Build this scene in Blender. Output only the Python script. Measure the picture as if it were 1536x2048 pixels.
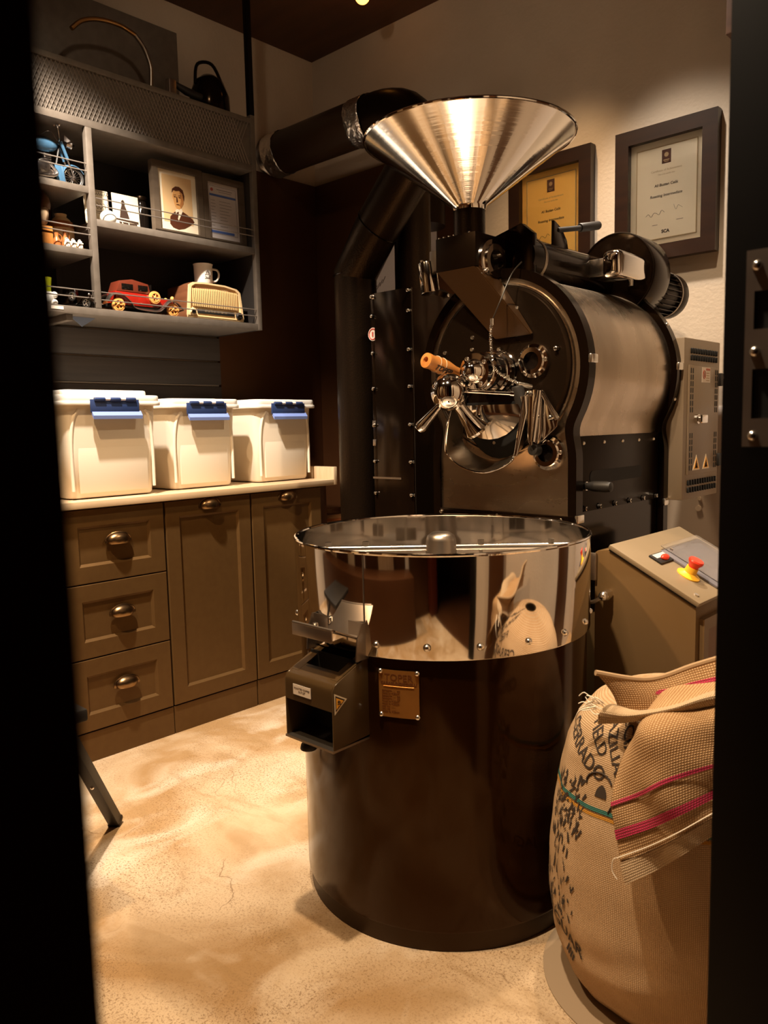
import bpy, bmesh, math, random
from mathutils import Vector, Matrix, Euler
random.seed(7)
for o in list(bpy.data.objects): bpy.data.objects.remove(o)
SC = bpy.context.scene
COL = SC.collection
PI = math.pi

# ------------------------------------------------------------------ camera
F_PX = 1578.19
YAW, PITCH, ROLL = -0.7536168, 0.10978979, 0.02218877
def cam_axes():
    cy, sy = math.cos(YAW), math.sin(YAW)
    f = Vector((sy, cy, 0)); r = Vector((cy, -sy, 0)); d = Vector((0, 0, -1))
    f2 = f*math.cos(PITCH) + d*math.sin(PITCH); d2 = d*math.cos(PITCH) - f*math.sin(PITCH)
    r2 = r*math.cos(ROLL) + d2*math.sin(ROLL); d3 = d2*math.cos(ROLL) - r*math.sin(ROLL)
    return r2, -d3, -f2
cd = bpy.data.cameras.new('camera'); cam = bpy.data.objects.new('camera', cd); COL.objects.link(cam)
r_, u_, b_ = cam_axes()
m3 = Matrix((r_, u_, b_)).transposed()
cam.matrix_world = Matrix.Translation((0, 0, 1.155)) @ m3.to_4x4()
cd.sensor_fit = 'VERTICAL'; cd.sensor_height = 24.0; cd.lens = 24.0*F_PX/2048.0
cd.clip_start = 0.02; cd.clip_end = 50
cd.dof.use_dof = True; cd.dof.focus_distance = 2.3; cd.dof.aperture_fstop = 4.5
SC.camera = cam

# ------------------------------------------------------------------ world, lights, exposure
w = bpy.data.worlds.new('world'); SC.world = w; w.use_nodes = True
w.node_tree.nodes['Background'].inputs[0].default_value = (0.30, 0.17, 0.09, 1)
w.node_tree.nodes['Background'].inputs[1].default_value = 0.012
def spot(name, loc, target, energy, col, size=1.6, blend=0.6, rad=0.035):
    l = bpy.data.lights.new(name, 'SPOT'); l.energy = energy; l.color = col
    l.spot_size = size; l.spot_blend = blend; l.shadow_soft_size = rad
    o = bpy.data.objects.new(name, l); COL.objects.link(o); o.location = loc
    o.rotation_euler = (Vector(target) - Vector(loc)).to_track_quat('-Z', 'Y').to_euler()
    return o
WARM = (1.0, 0.68, 0.38); NEUT = (1.0, 0.79, 0.55); COOL = (1.0, 0.88, 0.74)
spot('ceiling_spot_or_fill', (-2.12, 0.95, 2.93), (-2.76, 1.48, 1.0), 520, COOL, 1.26)
spot('ceiling_spot_or_fill', (-1.65, 0.35, 2.93), (-1.85, 1.1, 0.0), 170, WARM, 1.5)
spot('ceiling_spot_or_fill', (-0.95, 0.75, 2.93), (-0.78, 1.45, 0.5), 300, NEUT, 1.3)
spot('ceiling_spot_or_fill', (-0.92, 2.05, 2.93), (-1.3, 2.0, 0.6), 130, NEUT, 1.5)
spot('ceiling_spot_or_fill', (-1.28, 2.38, 2.93), (-1.16, 2.56, 0.9), 230, COOL, 1.32, 1.0)
spot('ceiling_spot_or_fill', (-1.66, 2.45, 2.93), (-1.66, 2.62, 1.2), 120, WARM, 1.25, 1.0)
spot('ceiling_spot_or_fill', (-1.95, 1.35, 2.96), (-2.0, 2.3, 1.6), 6, NEUT, 2.9, .3)  # unseen fill lamp, added to lift the dark upper part of the room
SC.view_settings.view_transform = 'Standard'
SC.view_settings.look = 'None'
SC.view_settings.exposure = 0.0
SC.view_settings.gamma = 1.0
SC.view_settings.use_curve_mapping = False

# ------------------------------------------------------------------ materials
def mat(name, col, rough=0.5, metal=0.0, col2=None, nscale=6.0, ncon=(0.35, 0.65), stretch=(1, 1, 1),
        bscale=0, bstr=0.2, bdist=0.002, rvar=0.0, coat=0.0, trans=0.0, emis=None, spec=0.5, aniso=0.0, bstretch=None, ior=1.45):
    m = bpy.data.materials.new(name); m.use_nodes = True
    nt = m.node_tree; N = nt.nodes; L = nt.links; b = N['Principled BSDF']
    b.inputs['Base Color'].default_value = (*col, 1); b.inputs['Roughness'].default_value = rough
    b.inputs['Metallic'].default_value = metal; b.inputs['Specular IOR Level'].default_value = spec
    b.inputs['Coat Weight'].default_value = coat; b.inputs['Coat Roughness'].default_value = 0.08
    b.inputs['Transmission Weight'].default_value = trans; b.inputs['IOR'].default_value = ior
    b.inputs['Anisotropic'].default_value = aniso
    if emis: b.inputs['Emission Color'].default_value = (*emis[0], 1); b.inputs['Emission Strength'].default_value = emis[1]
    tc = N.new('ShaderNodeTexCoord')
    def noise(sc, st, det=5):
        mp = N.new('ShaderNodeMapping'); mp.inputs['Scale'].default_value = st
        L.new(tc.outputs['Object'], mp.inputs[0])
        n = N.new('ShaderNodeTexNoise'); n.inputs['Scale'].default_value = sc; n.inputs['Detail'].default_value = det
        L.new(mp.outputs[0], n.inputs['Vector']); return n
    if col2 or rvar:
        n = noise(nscale, stretch)
        r = N.new('ShaderNodeMapRange'); r.inputs[1].default_value = ncon[0]; r.inputs[2].default_value = ncon[1]
        L.new(n.outputs['Fac'], r.inputs[0])
        if col2:
            mx = N.new('ShaderNodeMix'); mx.data_type = 'RGBA'
            mx.inputs[6].default_value = (*col, 1); mx.inputs[7].default_value = (*col2, 1)
            L.new(r.outputs[0], mx.inputs[0]); L.new(mx.outputs[2], b.inputs['Base Color'])
        if rvar:
            r2 = N.new('ShaderNodeMapRange'); r2.inputs[3].default_value = rough-rvar; r2.inputs[4].default_value = rough+rvar
            L.new(r.outputs[0], r2.inputs[0]); L.new(r2.outputs[0], b.inputs['Roughness'])
    if bscale:
        n = noise(bscale, bstretch or stretch, 3)
        bp = N.new('ShaderNodeBump'); bp.inputs['Strength'].default_value = bstr; bp.inputs['Distance'].default_value = bdist
        L.new(n.outputs['Fac'], bp.inputs['Height']); L.new(bp.outputs[0], b.inputs['Normal'])
    return m

M = {}
M['chrome'] = mat('polished_chrome', (0.74, 0.70, 0.66), 0.06, 1, bscale=3, bstr=0.05, bdist=0.01)
M['steel_polish'] = mat('polished_steel', (0.62, 0.57, 0.51), 0.08, 1, rvar=0.03, nscale=4, bscale=5, bstr=0.1, bdist=0.008, bstretch=(1, 1, .25))
M['funnel'] = mat('spun_steel', (0.80, 0.75, 0.69), 0.11, 1, bscale=60, bstr=0.10, bdist=0.002, bstretch=(.02, .02, 3), rvar=0.05, nscale=3)
M['steel'] = mat('brushed_steel', (0.46, 0.36, 0.26), 0.30, 1, col2=(0.40, 0.31, 0.22), nscale=3, stretch=(1, 1, 3), rvar=0.06, bscale=120, bstr=0.08, bdist=0.001, bstretch=(.1, .1, 6))
M['steel_side'] = mat('brushed_drum_steel', (0.50, 0.40, 0.30), 0.27, 1, col2=(0.42, 0.33, 0.24), nscale=2.5, stretch=(1, 3, 1), rvar=0.07, bscale=120, bstr=0.08, bdist=0.001, bstretch=(6, .1, 6))
M['grey_steel'] = mat('satin_steel', (0.42, 0.36, 0.30), 0.35, 1, col2=(0.36, 0.3, 0.25))
M['bolt'] = mat('bolt_steel', (0.80, 0.76, 0.70), 0.22, 1)
M['black'] = mat('black_enamel', (0.004, 0.002, 0.001), 0.34, 0, spec=0.2, bscale=180, bstr=0.05, bdist=0.0006)
M['black_gloss'] = mat('glossy_black_enamel', (0.004, 0.002, 0.001), 0.15, 0, spec=0.28)
M['black_hammer'] = mat('hammered_black_paint', (0.006, 0.0035, 0.002), 0.30, 0, spec=0.3, bscale=160, bstr=0.5, bdist=0.0015)
M['disc'] = mat('dark_face_plate', (0.006, 0.0035, 0.002), 0.26, 0.0, spec=0.35, rvar=0.04)
M['bin_body'] = mat('brown_black_bin_paint', (0.017, 0.0055, 0.001), 0.12, 0, spec=0.34)
M['bin_skirt'] = mat('black_bin_skirt', (0.010, 0.006, 0.004), 0.4)
M['ebox'] = mat('beige_grey_enamel', (0.21, 0.145, 0.085), 0.38, 0, col2=(0.22, 0.16, 0.105), spec=0.4)
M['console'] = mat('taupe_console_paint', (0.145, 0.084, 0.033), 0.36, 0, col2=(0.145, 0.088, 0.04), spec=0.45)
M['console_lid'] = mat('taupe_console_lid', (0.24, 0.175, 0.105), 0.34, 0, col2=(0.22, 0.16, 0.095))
M['screen'] = mat('grey_touch_screen', (0.16, 0.15, 0.17), 0.12, 0, coat=0.5)
M['rubber'] = mat('black_rubber', (0.015, 0.012, 0.010), 0.5)
M['dark'] = mat('dark_void', (0.004, 0.003, 0.002), 0.7)
M['cab'] = mat('taupe_cabinet_paint', (0.094, 0.050, 0.0165), 0.42, 0, col2=(0.086, 0.045, 0.015), nscale=40, bscale=200, bstr=0.06, bdist=0.0005)
M['brass'] = mat('antique_brass', (0.30, 0.19, 0.09), 0.30, 1, col2=(0.2, 0.12, 0.06), nscale=25)
M['counter'] = mat('pale_worktop', (0.62, 0.45, 0.28), 0.45, 0, col2=(0.50, 0.35, 0.20), nscale=5, stretch=(8, .6, 1))
M['binplastic'] = mat('white_translucent_plastic', (0.80, 0.70, 0.56), 0.38, 0, spec=0.4)
M['lid'] = mat('white_lid_plastic', (0.88, 0.82, 0.74), 0.35)
M['navy'] = mat('navy_clip_plastic', (0.025, 0.045, 0.13), 0.35)
M['blue'] = mat('blue_clip_flap_plastic', (0.20, 0.28, 0.62), 0.35)
M['shelf'] = mat('grey_shelf_metal', (0.135, 0.108, 0.085), 0.45, 0.0, col2=(0.11, 0.088, 0.068), nscale=30, bscale=150, bstr=0.15, bdist=0.0008)
M['shelf_back'] = mat('dark_shelf_back', (0.020, 0.015, 0.012), 0.6)
M['rod'] = mat('grey_rail_rod', (0.30, 0.25, 0.21), 0.35, 0.6)
M['wall'] = mat('pale_plaster', (0.52, 0.42, 0.32), 0.8, 0, col2=(0.46, 0.37, 0.28), nscale=3, bscale=70, bstr=0.35, bdist=0.003)
M['wall_low'] = mat('pale_plaster_low', (0.50, 0.42, 0.36), 0.7, 0, bscale=70, bstr=0.2, bdist=0.002)
M['panel'] = mat('dark_brown_panel', (0.055, 0.020, 0.007), 0.45, 0, col2=(0.042, 0.014, 0.005), nscale=2)
M['plank'] = mat('grey_plank_wood', (0.060, 0.046, 0.036), 0.55, 0, col2=(0.045, 0.034, 0.026), stretch=(1, .3, 6), nscale=8)
M['ceiling'] = mat('dark_stained_ceiling', (0.085, 0.030, 0.009), 0.55, 0, col2=(0.055, 0.018, 0.006), nscale=2, stretch=(1, 6, 1))
M['beam'] = mat('dark_beam_wood', (0.070, 0.028, 0.010), 0.5, 0, col2=(0.05, 0.018, 0.006), nscale=4, stretch=(.4, 6, 6))
M['jamb'] = mat('dark_red_brown_jamb', (0.10, 0.018, 0.006), 0.6, spec=0.2)
M['jamb_black'] = mat('black_metal_jamb', (0.0035, 0.002, 0.0015), 0.6, spec=0.12)
M['strike'] = mat('strike_plate_steel', (0.30, 0.24, 0.20), 0.42, 0.9, col2=(0.24, 0.19, 0.16), nscale=12)
M['frame'] = mat('dark_wood_frame', (0.018, 0.006, 0.002), 0.35, 0, col2=(0.012, 0.004, 0.0015), stretch=(1, 1, 6), coat=0.2)
M['frame_grey'] = mat('grey_brown_frame', (0.105, 0.075, 0.05), 0.5, 0, col2=(0.08, 0.055, 0.036), stretch=(1, 1, 5))
M['paper'] = mat('cream_paper', (0.78, 0.66, 0.48), 0.7)
M['paper_reflect'] = mat('paper_with_lamp_reflection', (0.95, 0.56, 0.13), 0.6)  # amber stands for a warm lamp mirrored in the frame glass
M['matboard'] = mat('cream_mat_board', (0.70, 0.58, 0.40), 0.75)
M['matboard_reflect'] = mat('mat_board_with_lamp_reflection', (0.88, 0.50, 0.11), 0.75)  # same lamp reflection painted into the mat board
M['glass'] = mat('picture_glass', (1, 1, 1), 0.02, 0, trans=1.0, ior=1.45)
M['ink'] = mat('dark_brown_ink', (0.035, 0.015, 0.006), 0.7)
M['ink_soft'] = mat('faded_ink', (0.42, 0.29, 0.15), 0.8)
M['ink_black'] = mat('black_stencil_ink', (0.035, 0.022, 0.014), 0.9)
M['wood_handle'] = mat('varnished_beech', (0.62, 0.25, 0.06), 0.28, 0, col2=(0.50, 0.19, 0.045), nscale=6, stretch=(6, .6, 6), coat=0.5)
M['plate_brass'] = mat('engraved_brass_plate', (0.42, 0.19, 0.045), 0.35, 0.7, col2=(0.34, 0.15, 0.035), nscale=8)
M['plate_ink'] = mat('engraved_plate_ink', (0.14, 0.045, 0.012), 0.5, 0.4)
M['yellow'] = mat('warning_yellow', (0.90, 0.42, 0.04), 0.45)
M['estop_yellow'] = mat('stop_button_yellow', (0.90, 0.48, 0.03), 0.35)
M['red'] = mat('stop_button_red', (0.75, 0.04, 0.015), 0.3)
M['white_sticker'] = mat('pale_sticker', (0.72, 0.62, 0.52), 0.5)
M['foil'] = mat('crinkled_foil', (0.90, 0.86, 0.82), 0.30, 1, bscale=28, bstr=1.0, bdist=0.012)
M['white'] = mat('white_porcelain', (0.85, 0.80, 0.72), 0.25)
M['skin'] = mat('figurine_cream', (0.72, 0.50, 0.31), 0.45)
M['hair'] = mat('figurine_brown_hair', (0.20, 0.09, 0.035), 0.5)
M['moto_blue'] = mat('model_blue_paint', (0.055, 0.13, 0.22), 0.18, 0.2, coat=0.6)
M['moto_metal'] = mat('model_bright_metal', (0.72, 0.66, 0.62), 0.22, 1)
M['car_red'] = mat('model_car_red', (0.30, 0.012, 0.006), 0.2, 0, coat=0.6)
M['car_dark'] = mat('model_car_maroon_roof', (0.12, 0.022, 0.010), 0.3, 0, coat=0.3)
M['wood_wheel'] = mat('golden_wood_wheel', (0.78, 0.34, 0.09), 0.35)
M['radio_wood'] = mat('radio_walnut', (0.17, 0.065, 0.028), 0.35, 0, col2=(0.12, 0.042, 0.018), nscale=5, stretch=(1, .5, 8), coat=0.3)
M['radio_cream'] = mat('radio_cream', (0.74, 0.52, 0.27), 0.4)
M['radio_gold'] = mat('radio_grille_gold', (0.66, 0.42, 0.18), 0.45)
M['lime'] = mat('lime_glass', (0.50, 0.52, 0.02), 0.2, 0)
M['amber_wood'] = mat('orange_brown_wood', (0.58, 0.22, 0.05), 0.4, 0, col2=(0.45, 0.16, 0.035))
M['copper'] = mat('copper_brown_ceramic', (0.38, 0.12, 0.035), 0.25, 0.2)
M['sepia_bg'] = mat('sepia_photo_ground', (0.70, 0.45, 0.22), 0.5)
M['sepia_dark'] = mat('sepia_photo_dark', (0.075, 0.020, 0.007), 0.5)
M['sepia_mid'] = mat('sepia_photo_mid', (0.42, 0.17, 0.05), 0.5)
M['sepia_skin'] = mat('sepia_photo_skin', (0.66, 0.33, 0.11), 0.5)
M['cert_blue'] = mat('certificate_blue', (0.07, 0.12, 0.33), 0.5)
M['cert_paper'] = mat('certificate_paper', (0.52, 0.46, 0.44), 0.5)
M['cert_grey'] = mat('certificate_grey_text', (0.22, 0.19, 0.18), 0.5)
M['dark_glass'] = mat('dark_jar_glass', (0.006, 0.004, 0.003), 0.08, 0, spec=0.4)
M['bulb'] = mat('amber_lamp', (1, .5, .15), 0.4, 0, emis=((1.0, 0.36, 0.06), 6.0))
M['brass_tube'] = mat('brass_tube', (0.60, 0.34, 0.12), 0.3, 1)
M['pvc'] = mat('black_cable', (0.02, 0.014, 0.010), 0.4)
M['red_plastic'] = mat('red_cord', (0.6, 0.03, 0.02), 0.5)

def floor_mat():
    m = mat('polished_concrete', (0.46, 0.32, 0.19), 0.42, 0)
    nt = m.node_tree; N = nt.nodes; L = nt.links; b = N['Principled BSDF']
    tc = N.new('ShaderNodeTexCoord')
    def noise(s, d=6, dist=0.0, st=(1, 1, 1)):
        mp = N.new('ShaderNodeMapping'); mp.inputs['Scale'].default_value = st; L.new(tc.outputs['Object'], mp.inputs[0])
        n = N.new('ShaderNodeTexNoise'); n.inputs['Scale'].default_value = s; n.inputs['Detail'].default_value = d
        n.inputs['Distortion'].default_value = dist; L.new(mp.outputs[0], n.inputs['Vector']); return n
    def ramp(n, a, b2, lo=0, hi=1):
        r = N.new('ShaderNodeMapRange'); r.inputs[1].default_value = a; r.inputs[2].default_value = b2
        r.inputs[3].default_value = lo; r.inputs[4].default_value = hi; L.new(n, r.inputs[0]); return r.outputs[0]
    def mix(f, a, c):
        x = N.new('ShaderNodeMix'); x.data_type = 'RGBA'; L.new(f, x.inputs[0])
        if isinstance(a, tuple): x.inputs[6].default_value = (*a, 1)
        else: L.new(a, x.inputs[6])
        x.inputs[7].default_value = (*c, 1); return x.outputs[2]
    base = mix(ramp(noise(1.9, 7, 1.2).outputs['Fac'], .40, .62), (0.56, 0.41, 0.26), (0.36, 0.215, 0.095))
    base = mix(ramp(noise(5.5, 5, .8, (1, .6, 1)).outputs['Fac'], .52, .70, 0, .65), base, (0.66, 0.53, 0.39))
    base = mix(ramp(noise(3.3, 4, 2.2, (.5, 1.4, 1)).outputs['Fac'], .56, .66, 0, .45), base, (0.30, 0.18, 0.075))
    keep = base
    base = mix(ramp(noise(170, 3).outputs['Fac'], .56, .63, 0, .75), base, (0.20, 0.105, 0.04))
    base = mix(ramp(noise(90, 2, 6, (1, 1, 1)).outputs['Fac'], .60, .62, 0, .85), base, (0.12, 0.06, 0.022))
    mk = N.new('ShaderNodeMix'); mk.data_type = 'RGBA'
    L.new(ramp(noise(2.2, 4, 1.0).outputs['Fac'], .38, .60, .15, 1), mk.inputs[0]); L.new(keep, mk.inputs[6]); L.new(base, mk.inputs[7]); base = mk.outputs[2]
    # hair-thin scratches
    v = N.new('ShaderNodeTexVoronoi'); v.feature = 'DISTANCE_TO_EDGE'; v.inputs['Scale'].default_value = 2.6
    wn = noise(2.5, 5)
    va = N.new('ShaderNodeVectorMath'); va.operation = 'ADD'; sc = N.new('ShaderNodeVectorMath'); sc.operation = 'SCALE'
    sc.inputs['Scale'].default_value = .35
    L.new(wn.outputs['Color'], sc.inputs[0]); L.new(sc.outputs[0], va.inputs[0]); L.new(tc.outputs['Object'], va.inputs[1]); L.new(va.outputs[0], v.inputs['Vector'])
    mm = N.new('ShaderNodeMath'); mm.operation = 'MULTIPLY'
    L.new(ramp(v.outputs['Distance'], 0.0, 0.004, .8, 0), mm.inputs[0]); L.new(ramp(noise(4).outputs['Fac'], .52, .60), mm.inputs[1])
    base = mix(mm.outputs[0], base, (0.17, 0.09, 0.035))
    L.new(base, b.inputs['Base Color'])
    L.new(ramp(noise(8, 5).outputs['Fac'], .3, .7, .36, .62), b.inputs['Roughness'])
    bp = N.new('ShaderNodeBump'); bp.inputs['Strength'].default_value = 0.25; bp.inputs['Distance'].default_value = 0.003
    L.new(noise(60, 6).outputs['Fac'], bp.inputs['Height']); L.new(bp.outputs[0], b.inputs['Normal'])
    return m
M['floor'] = floor_mat()

def burlap(name, colA, colB, scale=330):
    m = mat(name, colA, 0.92, 0, spec=0.15)
    nt = m.node_tree; N = nt.nodes; L = nt.links; b = N['Principled BSDF']
    uv = N.new('ShaderNodeUVMap')
    def wave(direction):
        wv = N.new('ShaderNodeTexWave'); wv.wave_type = 'BANDS'; wv.bands_direction = direction
        wv.inputs['Scale'].default_value = scale; wv.inputs['Distortion'].default_value = 1.2
        wv.inputs['Detail'].default_value = 2; wv.inputs['Detail Scale'].default_value = 1.5
        L.new(uv.outputs[0], wv.inputs['Vector']); return wv.outputs['Fac']
    a, c = wave('X'), wave('Y')
    mx = N.new('ShaderNodeMath'); mx.operation = 'MULTIPLY'; L.new(a, mx.inputs[0]); L.new(c, mx.inputs[1])
    n = N.new('ShaderNodeTexNoise'); n.inputs['Scale'].default_value = 9; n.inputs['Detail'].default_value = 6; L.new(uv.outputs[0], n.inputs['Vector'])
    ad = N.new('ShaderNodeMath'); ad.operation = 'MULTIPLY_ADD'; L.new(n.outputs['Fac'], ad.inputs[0]); ad.inputs[1].default_value = .5; L.new(mx.outputs[0], ad.inputs[2])
    r = N.new('ShaderNodeMapRange'); r.inputs[1].default_value = .2; r.inputs[2].default_value = .95; L.new(ad.outputs[0], r.inputs[0])
    x = N.new('ShaderNodeMix'); x.data_type = 'RGBA'; L.new(r.outputs[0], x.inputs[0]); x.inputs[6].default_value = (*colB, 1); x.inputs[7].default_value = (*colA, 1)
    L.new(x.outputs[2], b.inputs['Base Color'])
    bp = N.new('ShaderNodeBump'); bp.inputs['Strength'].default_value = .7; bp.inputs['Distance'].default_value = .002
    L.new(mx.outputs[0], bp.inputs['Height']); L.new(bp.outputs[0], b.inputs['Normal'])
    return m
M['burlap'] = burlap('jute_burlap', (0.74, 0.53, 0.33), (0.34, 0.20, 0.095), 95)
M['burlap_flap'] = burlap('jute_burlap_open_weave', (0.66, 0.44, 0.24), (0.24, 0.12, 0.045), 70)
M['burlap_hem'] = burlap('jute_hem', (0.72, 0.55, 0.36), (0.34, 0.22, 0.12), 80)
M['magenta'] = burlap('magenta_woven_stripe', (0.62, 0.03, 0.13), (0.30, 0.05, 0.06), 70)
M['teal'] = burlap('teal_woven_stripe', (0.06, 0.24, 0.20), (0.04, 0.12, 0.10), 95)
M['orange'] = burlap('orange_woven_stripe', (0.70, 0.33, 0.05), (0.40, 0.18, 0.03), 95)
M['thread'] = mat('pale_stitching_thread', (0.80, 0.70, 0.56), 0.9)
M['weave'] = mat('striped_basket_weave', (0.42, 0.22, 0.09), 0.7, 0, col2=(0.12, 0.05, 0.02), nscale=12, stretch=(1, 1, 5))

# ------------------------------------------------------------------ geometry builder
def V(*a): return Vector(a if len(a) == 3 else a[0])
class G:
    """collects shapes into one mesh"""
    def __init__(s): s.bm = bmesh.new(); s.uvl = None
    def merge(s, b2, T=None):
        me = bpy.data.meshes.new('t'); b2.to_mesh(me); b2.free()
        if T is not None: me.transform(T)
        s.bm.from_mesh(me); bpy.data.meshes.remove(me); return s
    def box(s, lo, hi, bev=0.0, seg=2, T=None):
        b = bmesh.new(); lo = V(lo); hi = V(hi)
        bmesh.ops.create_cube(b, size=1, matrix=Matrix.Translation((lo+hi)/2) @ Matrix.Diagonal((*(hi-lo), 1)))
        if bev > 0: bmesh.ops.bevel(b, geom=b.edges[:], offset=bev, segments=seg, profile=.5, affect='EDGES')
        return s.merge(b, T)
    def tube(s, pts, r, n=12, caps=True, T=None, closed=False):
        b = bmesh.new(); pts = [V(p) for p in pts]; k = len(pts)
        rs = r if isinstance(r, (list, tuple)) else [r]*k
        rings = []; up = None
        for i, p in enumerate(pts):
            if closed: d = (pts[(i+1) % k]-pts[i-1])
            elif i == 0: d = pts[1]-p
            elif i == k-1: d = p-pts[i-1]
            else: d = (pts[i+1]-p).normalized()+(p-pts[i-1]).normalized()
            d.normalize()
            if up is None:
                up = V(0, 0, 1) if abs(d.z) < .9 else V(1, 0, 0)
            x = up - d*up.dot(d)
            if x.length < 1e-6: x = d.orthogonal()
            x.normalize(); y = d.cross(x); up = x
            rings.append([b.verts.new(p+(x*math.cos(2*PI*j/n)+y*math.sin(2*PI*j/n))*rs[i]) for j in range(n)])
        for i in range(k if closed else k-1):
            A, B = rings[i], rings[(i+1) % k]
            for j in range(n): b.faces.new((A[j], A[(j+1) % n], B[(j+1) % n], B[j]))
        if caps and not closed:
            b.faces.new(rings[0][::-1]); b.faces.new(rings[-1])
        return s.merge(b, T)
    def cyl(s, p0, p1, r0, r1=None, n=24, bev=0.0, caps=True, T=None):
        r1 = r0 if r1 is None else r1; p0, p1 = V(p0), V(p1)
        if bev > 0:
            d = (p1-p0).normalized()
            return s.tube([p0, p0+d*bev*.3, p0+d*bev, p1-d*bev, p1-d*bev*.3, p1], [r0-bev, r0-bev*.3, r0, r1, r1-bev*.3, r1-bev], n, True, T)
        return s.tube([p0, p1], [r0, r1], n, caps, T)
    def lathe(s, prof, o=(0, 0, 0), ax='Z', n=40, T=None, a0=0, a1=2*PI):
        b = bmesh.new(); full = abs(a1-a0-2*PI) < 1e-6; k = n if full else n+1
        R = {'Z': Matrix.Identity(4), 'Y': Matrix.Rotation(PI/2, 4, 'X'), 'X': Matrix.Rotation(PI/2, 4, 'Y')}[ax]   # 'Y': z -> -Y ; 'X': z -> +X
        rows = []
        for (r, z) in prof:
            if r < 1e-6: rows.append([b.verts.new((0, 0, z))])
            else: rows.append([b.verts.new((r*math.cos(a0+(a1-a0)*j/n), r*math.sin(a0+(a1-a0)*j/n), z)) for j in range(k)])
        for A, B in zip(rows, rows[1:]):
            for j in range(n):
                j2 = (j+1) % k
                if len(A) == 1 and len(B) == 1: continue
                if len(A) == 1: b.faces.new((A[0], B[j2], B[j]))
                elif len(B) == 1: b.faces.new((A[j], A[j2], B[0]))
                else: b.faces.new((A[j], A[j2], B[j2], B[j]))
        TT = Matrix.Translation(V(o)) @ R
        if T is not None: TT = T @ TT
        return s.merge(b, TT)
    def prism(s, poly, e0, e1, ax='Y', T=None, bev=0.0):
        """poly = 2D list, extruded from e0 to e1 along ax. ax Y: (x,z); ax X: (y,z); ax Z: (x,y)"""
        b = bmesh.new()
        f = {'Y': lambda p, e: (p[0], e, p[1]), 'X': lambda p, e: (e, p[0], p[1]), 'Z': lambda p, e: (p[0], p[1], e)}[ax]
        A = [b.verts.new(f(p, e0)) for p in poly]; B = [b.verts.new(f(p, e1)) for p in poly]; n = len(poly)
        fa = b.faces.new(A); fb = b.faces.new(B[::-1])
        for i in range(n): b.faces.new((A[i], B[i], B[(i+1) % n], A[(i+1) % n]))
        bmesh.ops.recalc_face_normals(b, faces=b.faces[:])
        if bev > 0:
            ed = [e for e in b.edges if fa in e.link_faces or fb in e.link_faces]
            bmesh.ops.bevel(b, geom=ed, offset=bev, segments=2, profile=.5, affect='EDGES')
        return s.merge(b, T)
    def ring(s, outer, inner, e0, e1, ax='Y', T=None):
        """closed band between two equal-length 2D loops"""
        b = bmesh.new(); n = len(outer)
        f = {'Y': lambda p, e: (p[0], e, p[1]), 'X': lambda p, e: (e, p[0], p[1]), 'Z': lambda p, e: (p[0], p[1], e)}[ax]
        q = [[b.verts.new(f(p, e)) for p in lp] for lp, e in ((outer, e0), (inner, e0), (inner, e1), (outer, e1))]
        for k in range(4):
            A, B = q[k], q[(k+1) % 4]
            for i in range(n): b.faces.new((A[i], A[(i+1) % n], B[(i+1) % n], B[i]))
        bmesh.ops.recalc_face_normals(b, faces=b.faces[:])
        return s.merge(b, T)
    def sphere(s, c, r, sc=(1, 1, 1), u=24, v=16, T=None):
        b = bmesh.new(); bmesh.ops.create_uvsphere(b, u_segments=u, v_segments=v, radius=r)
        bmesh.ops.transform(b, matrix=Matrix.Translation(V(c)) @ Matrix.Diagonal((*sc, 1)), verts=b.verts[:])
        return s.merge(b, T)
    def grid(s, P, thick=0.0, uvs=None, T=None):
        """P[i][j] points -> surface, optional thickness, uv from arc coordinates"""
        b = bmesh.new(); ul = b.loops.layers.uv.new('UVMap')
        R = [[b.verts.new(V(p)) for p in row] for row in P]
        for i in range(len(P)-1):
            for j in range(len(P[0])-1):
                f = b.faces.new((R[i][j], R[i][j+1], R[i+1][j+1], R[i+1][j]))
                for lp, (a, c) in zip(f.loops, ((i, j), (i, j+1), (i+1, j+1), (i+1, j))):
                    lp[ul].uv = uvs[a][c] if uvs else (a*.01, c*.01)
        if thick:
            bmesh.ops.recalc_face_normals(b, faces=b.faces[:])
            bmesh.ops.solidify(b, geom=b.faces[:], thickness=thick)
        return s.merge(b, T)
    def poly(s, pts, T=None):
        b = bmesh.new(); b.faces.new([b.verts.new(V(p)) for p in pts]); return s.merge(b, T)
    def mesh(s, name, m, off=None, ang=38, flip=False):
        me = bpy.data.meshes.new(name)
        if off is not None: bmesh.ops.translate(s.bm, verts=s.bm.verts[:], vec=-V(off))
        s.bm.to_mesh(me); s.bm.free()
        me.polygons.foreach_set('use_smooth', [True]*len(me.polygons))
        me.set_sharp_from_angle(angle=math.radians(ang))
        me.materials.append(M[m] if isinstance(m, str) else m)
        return me

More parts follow.
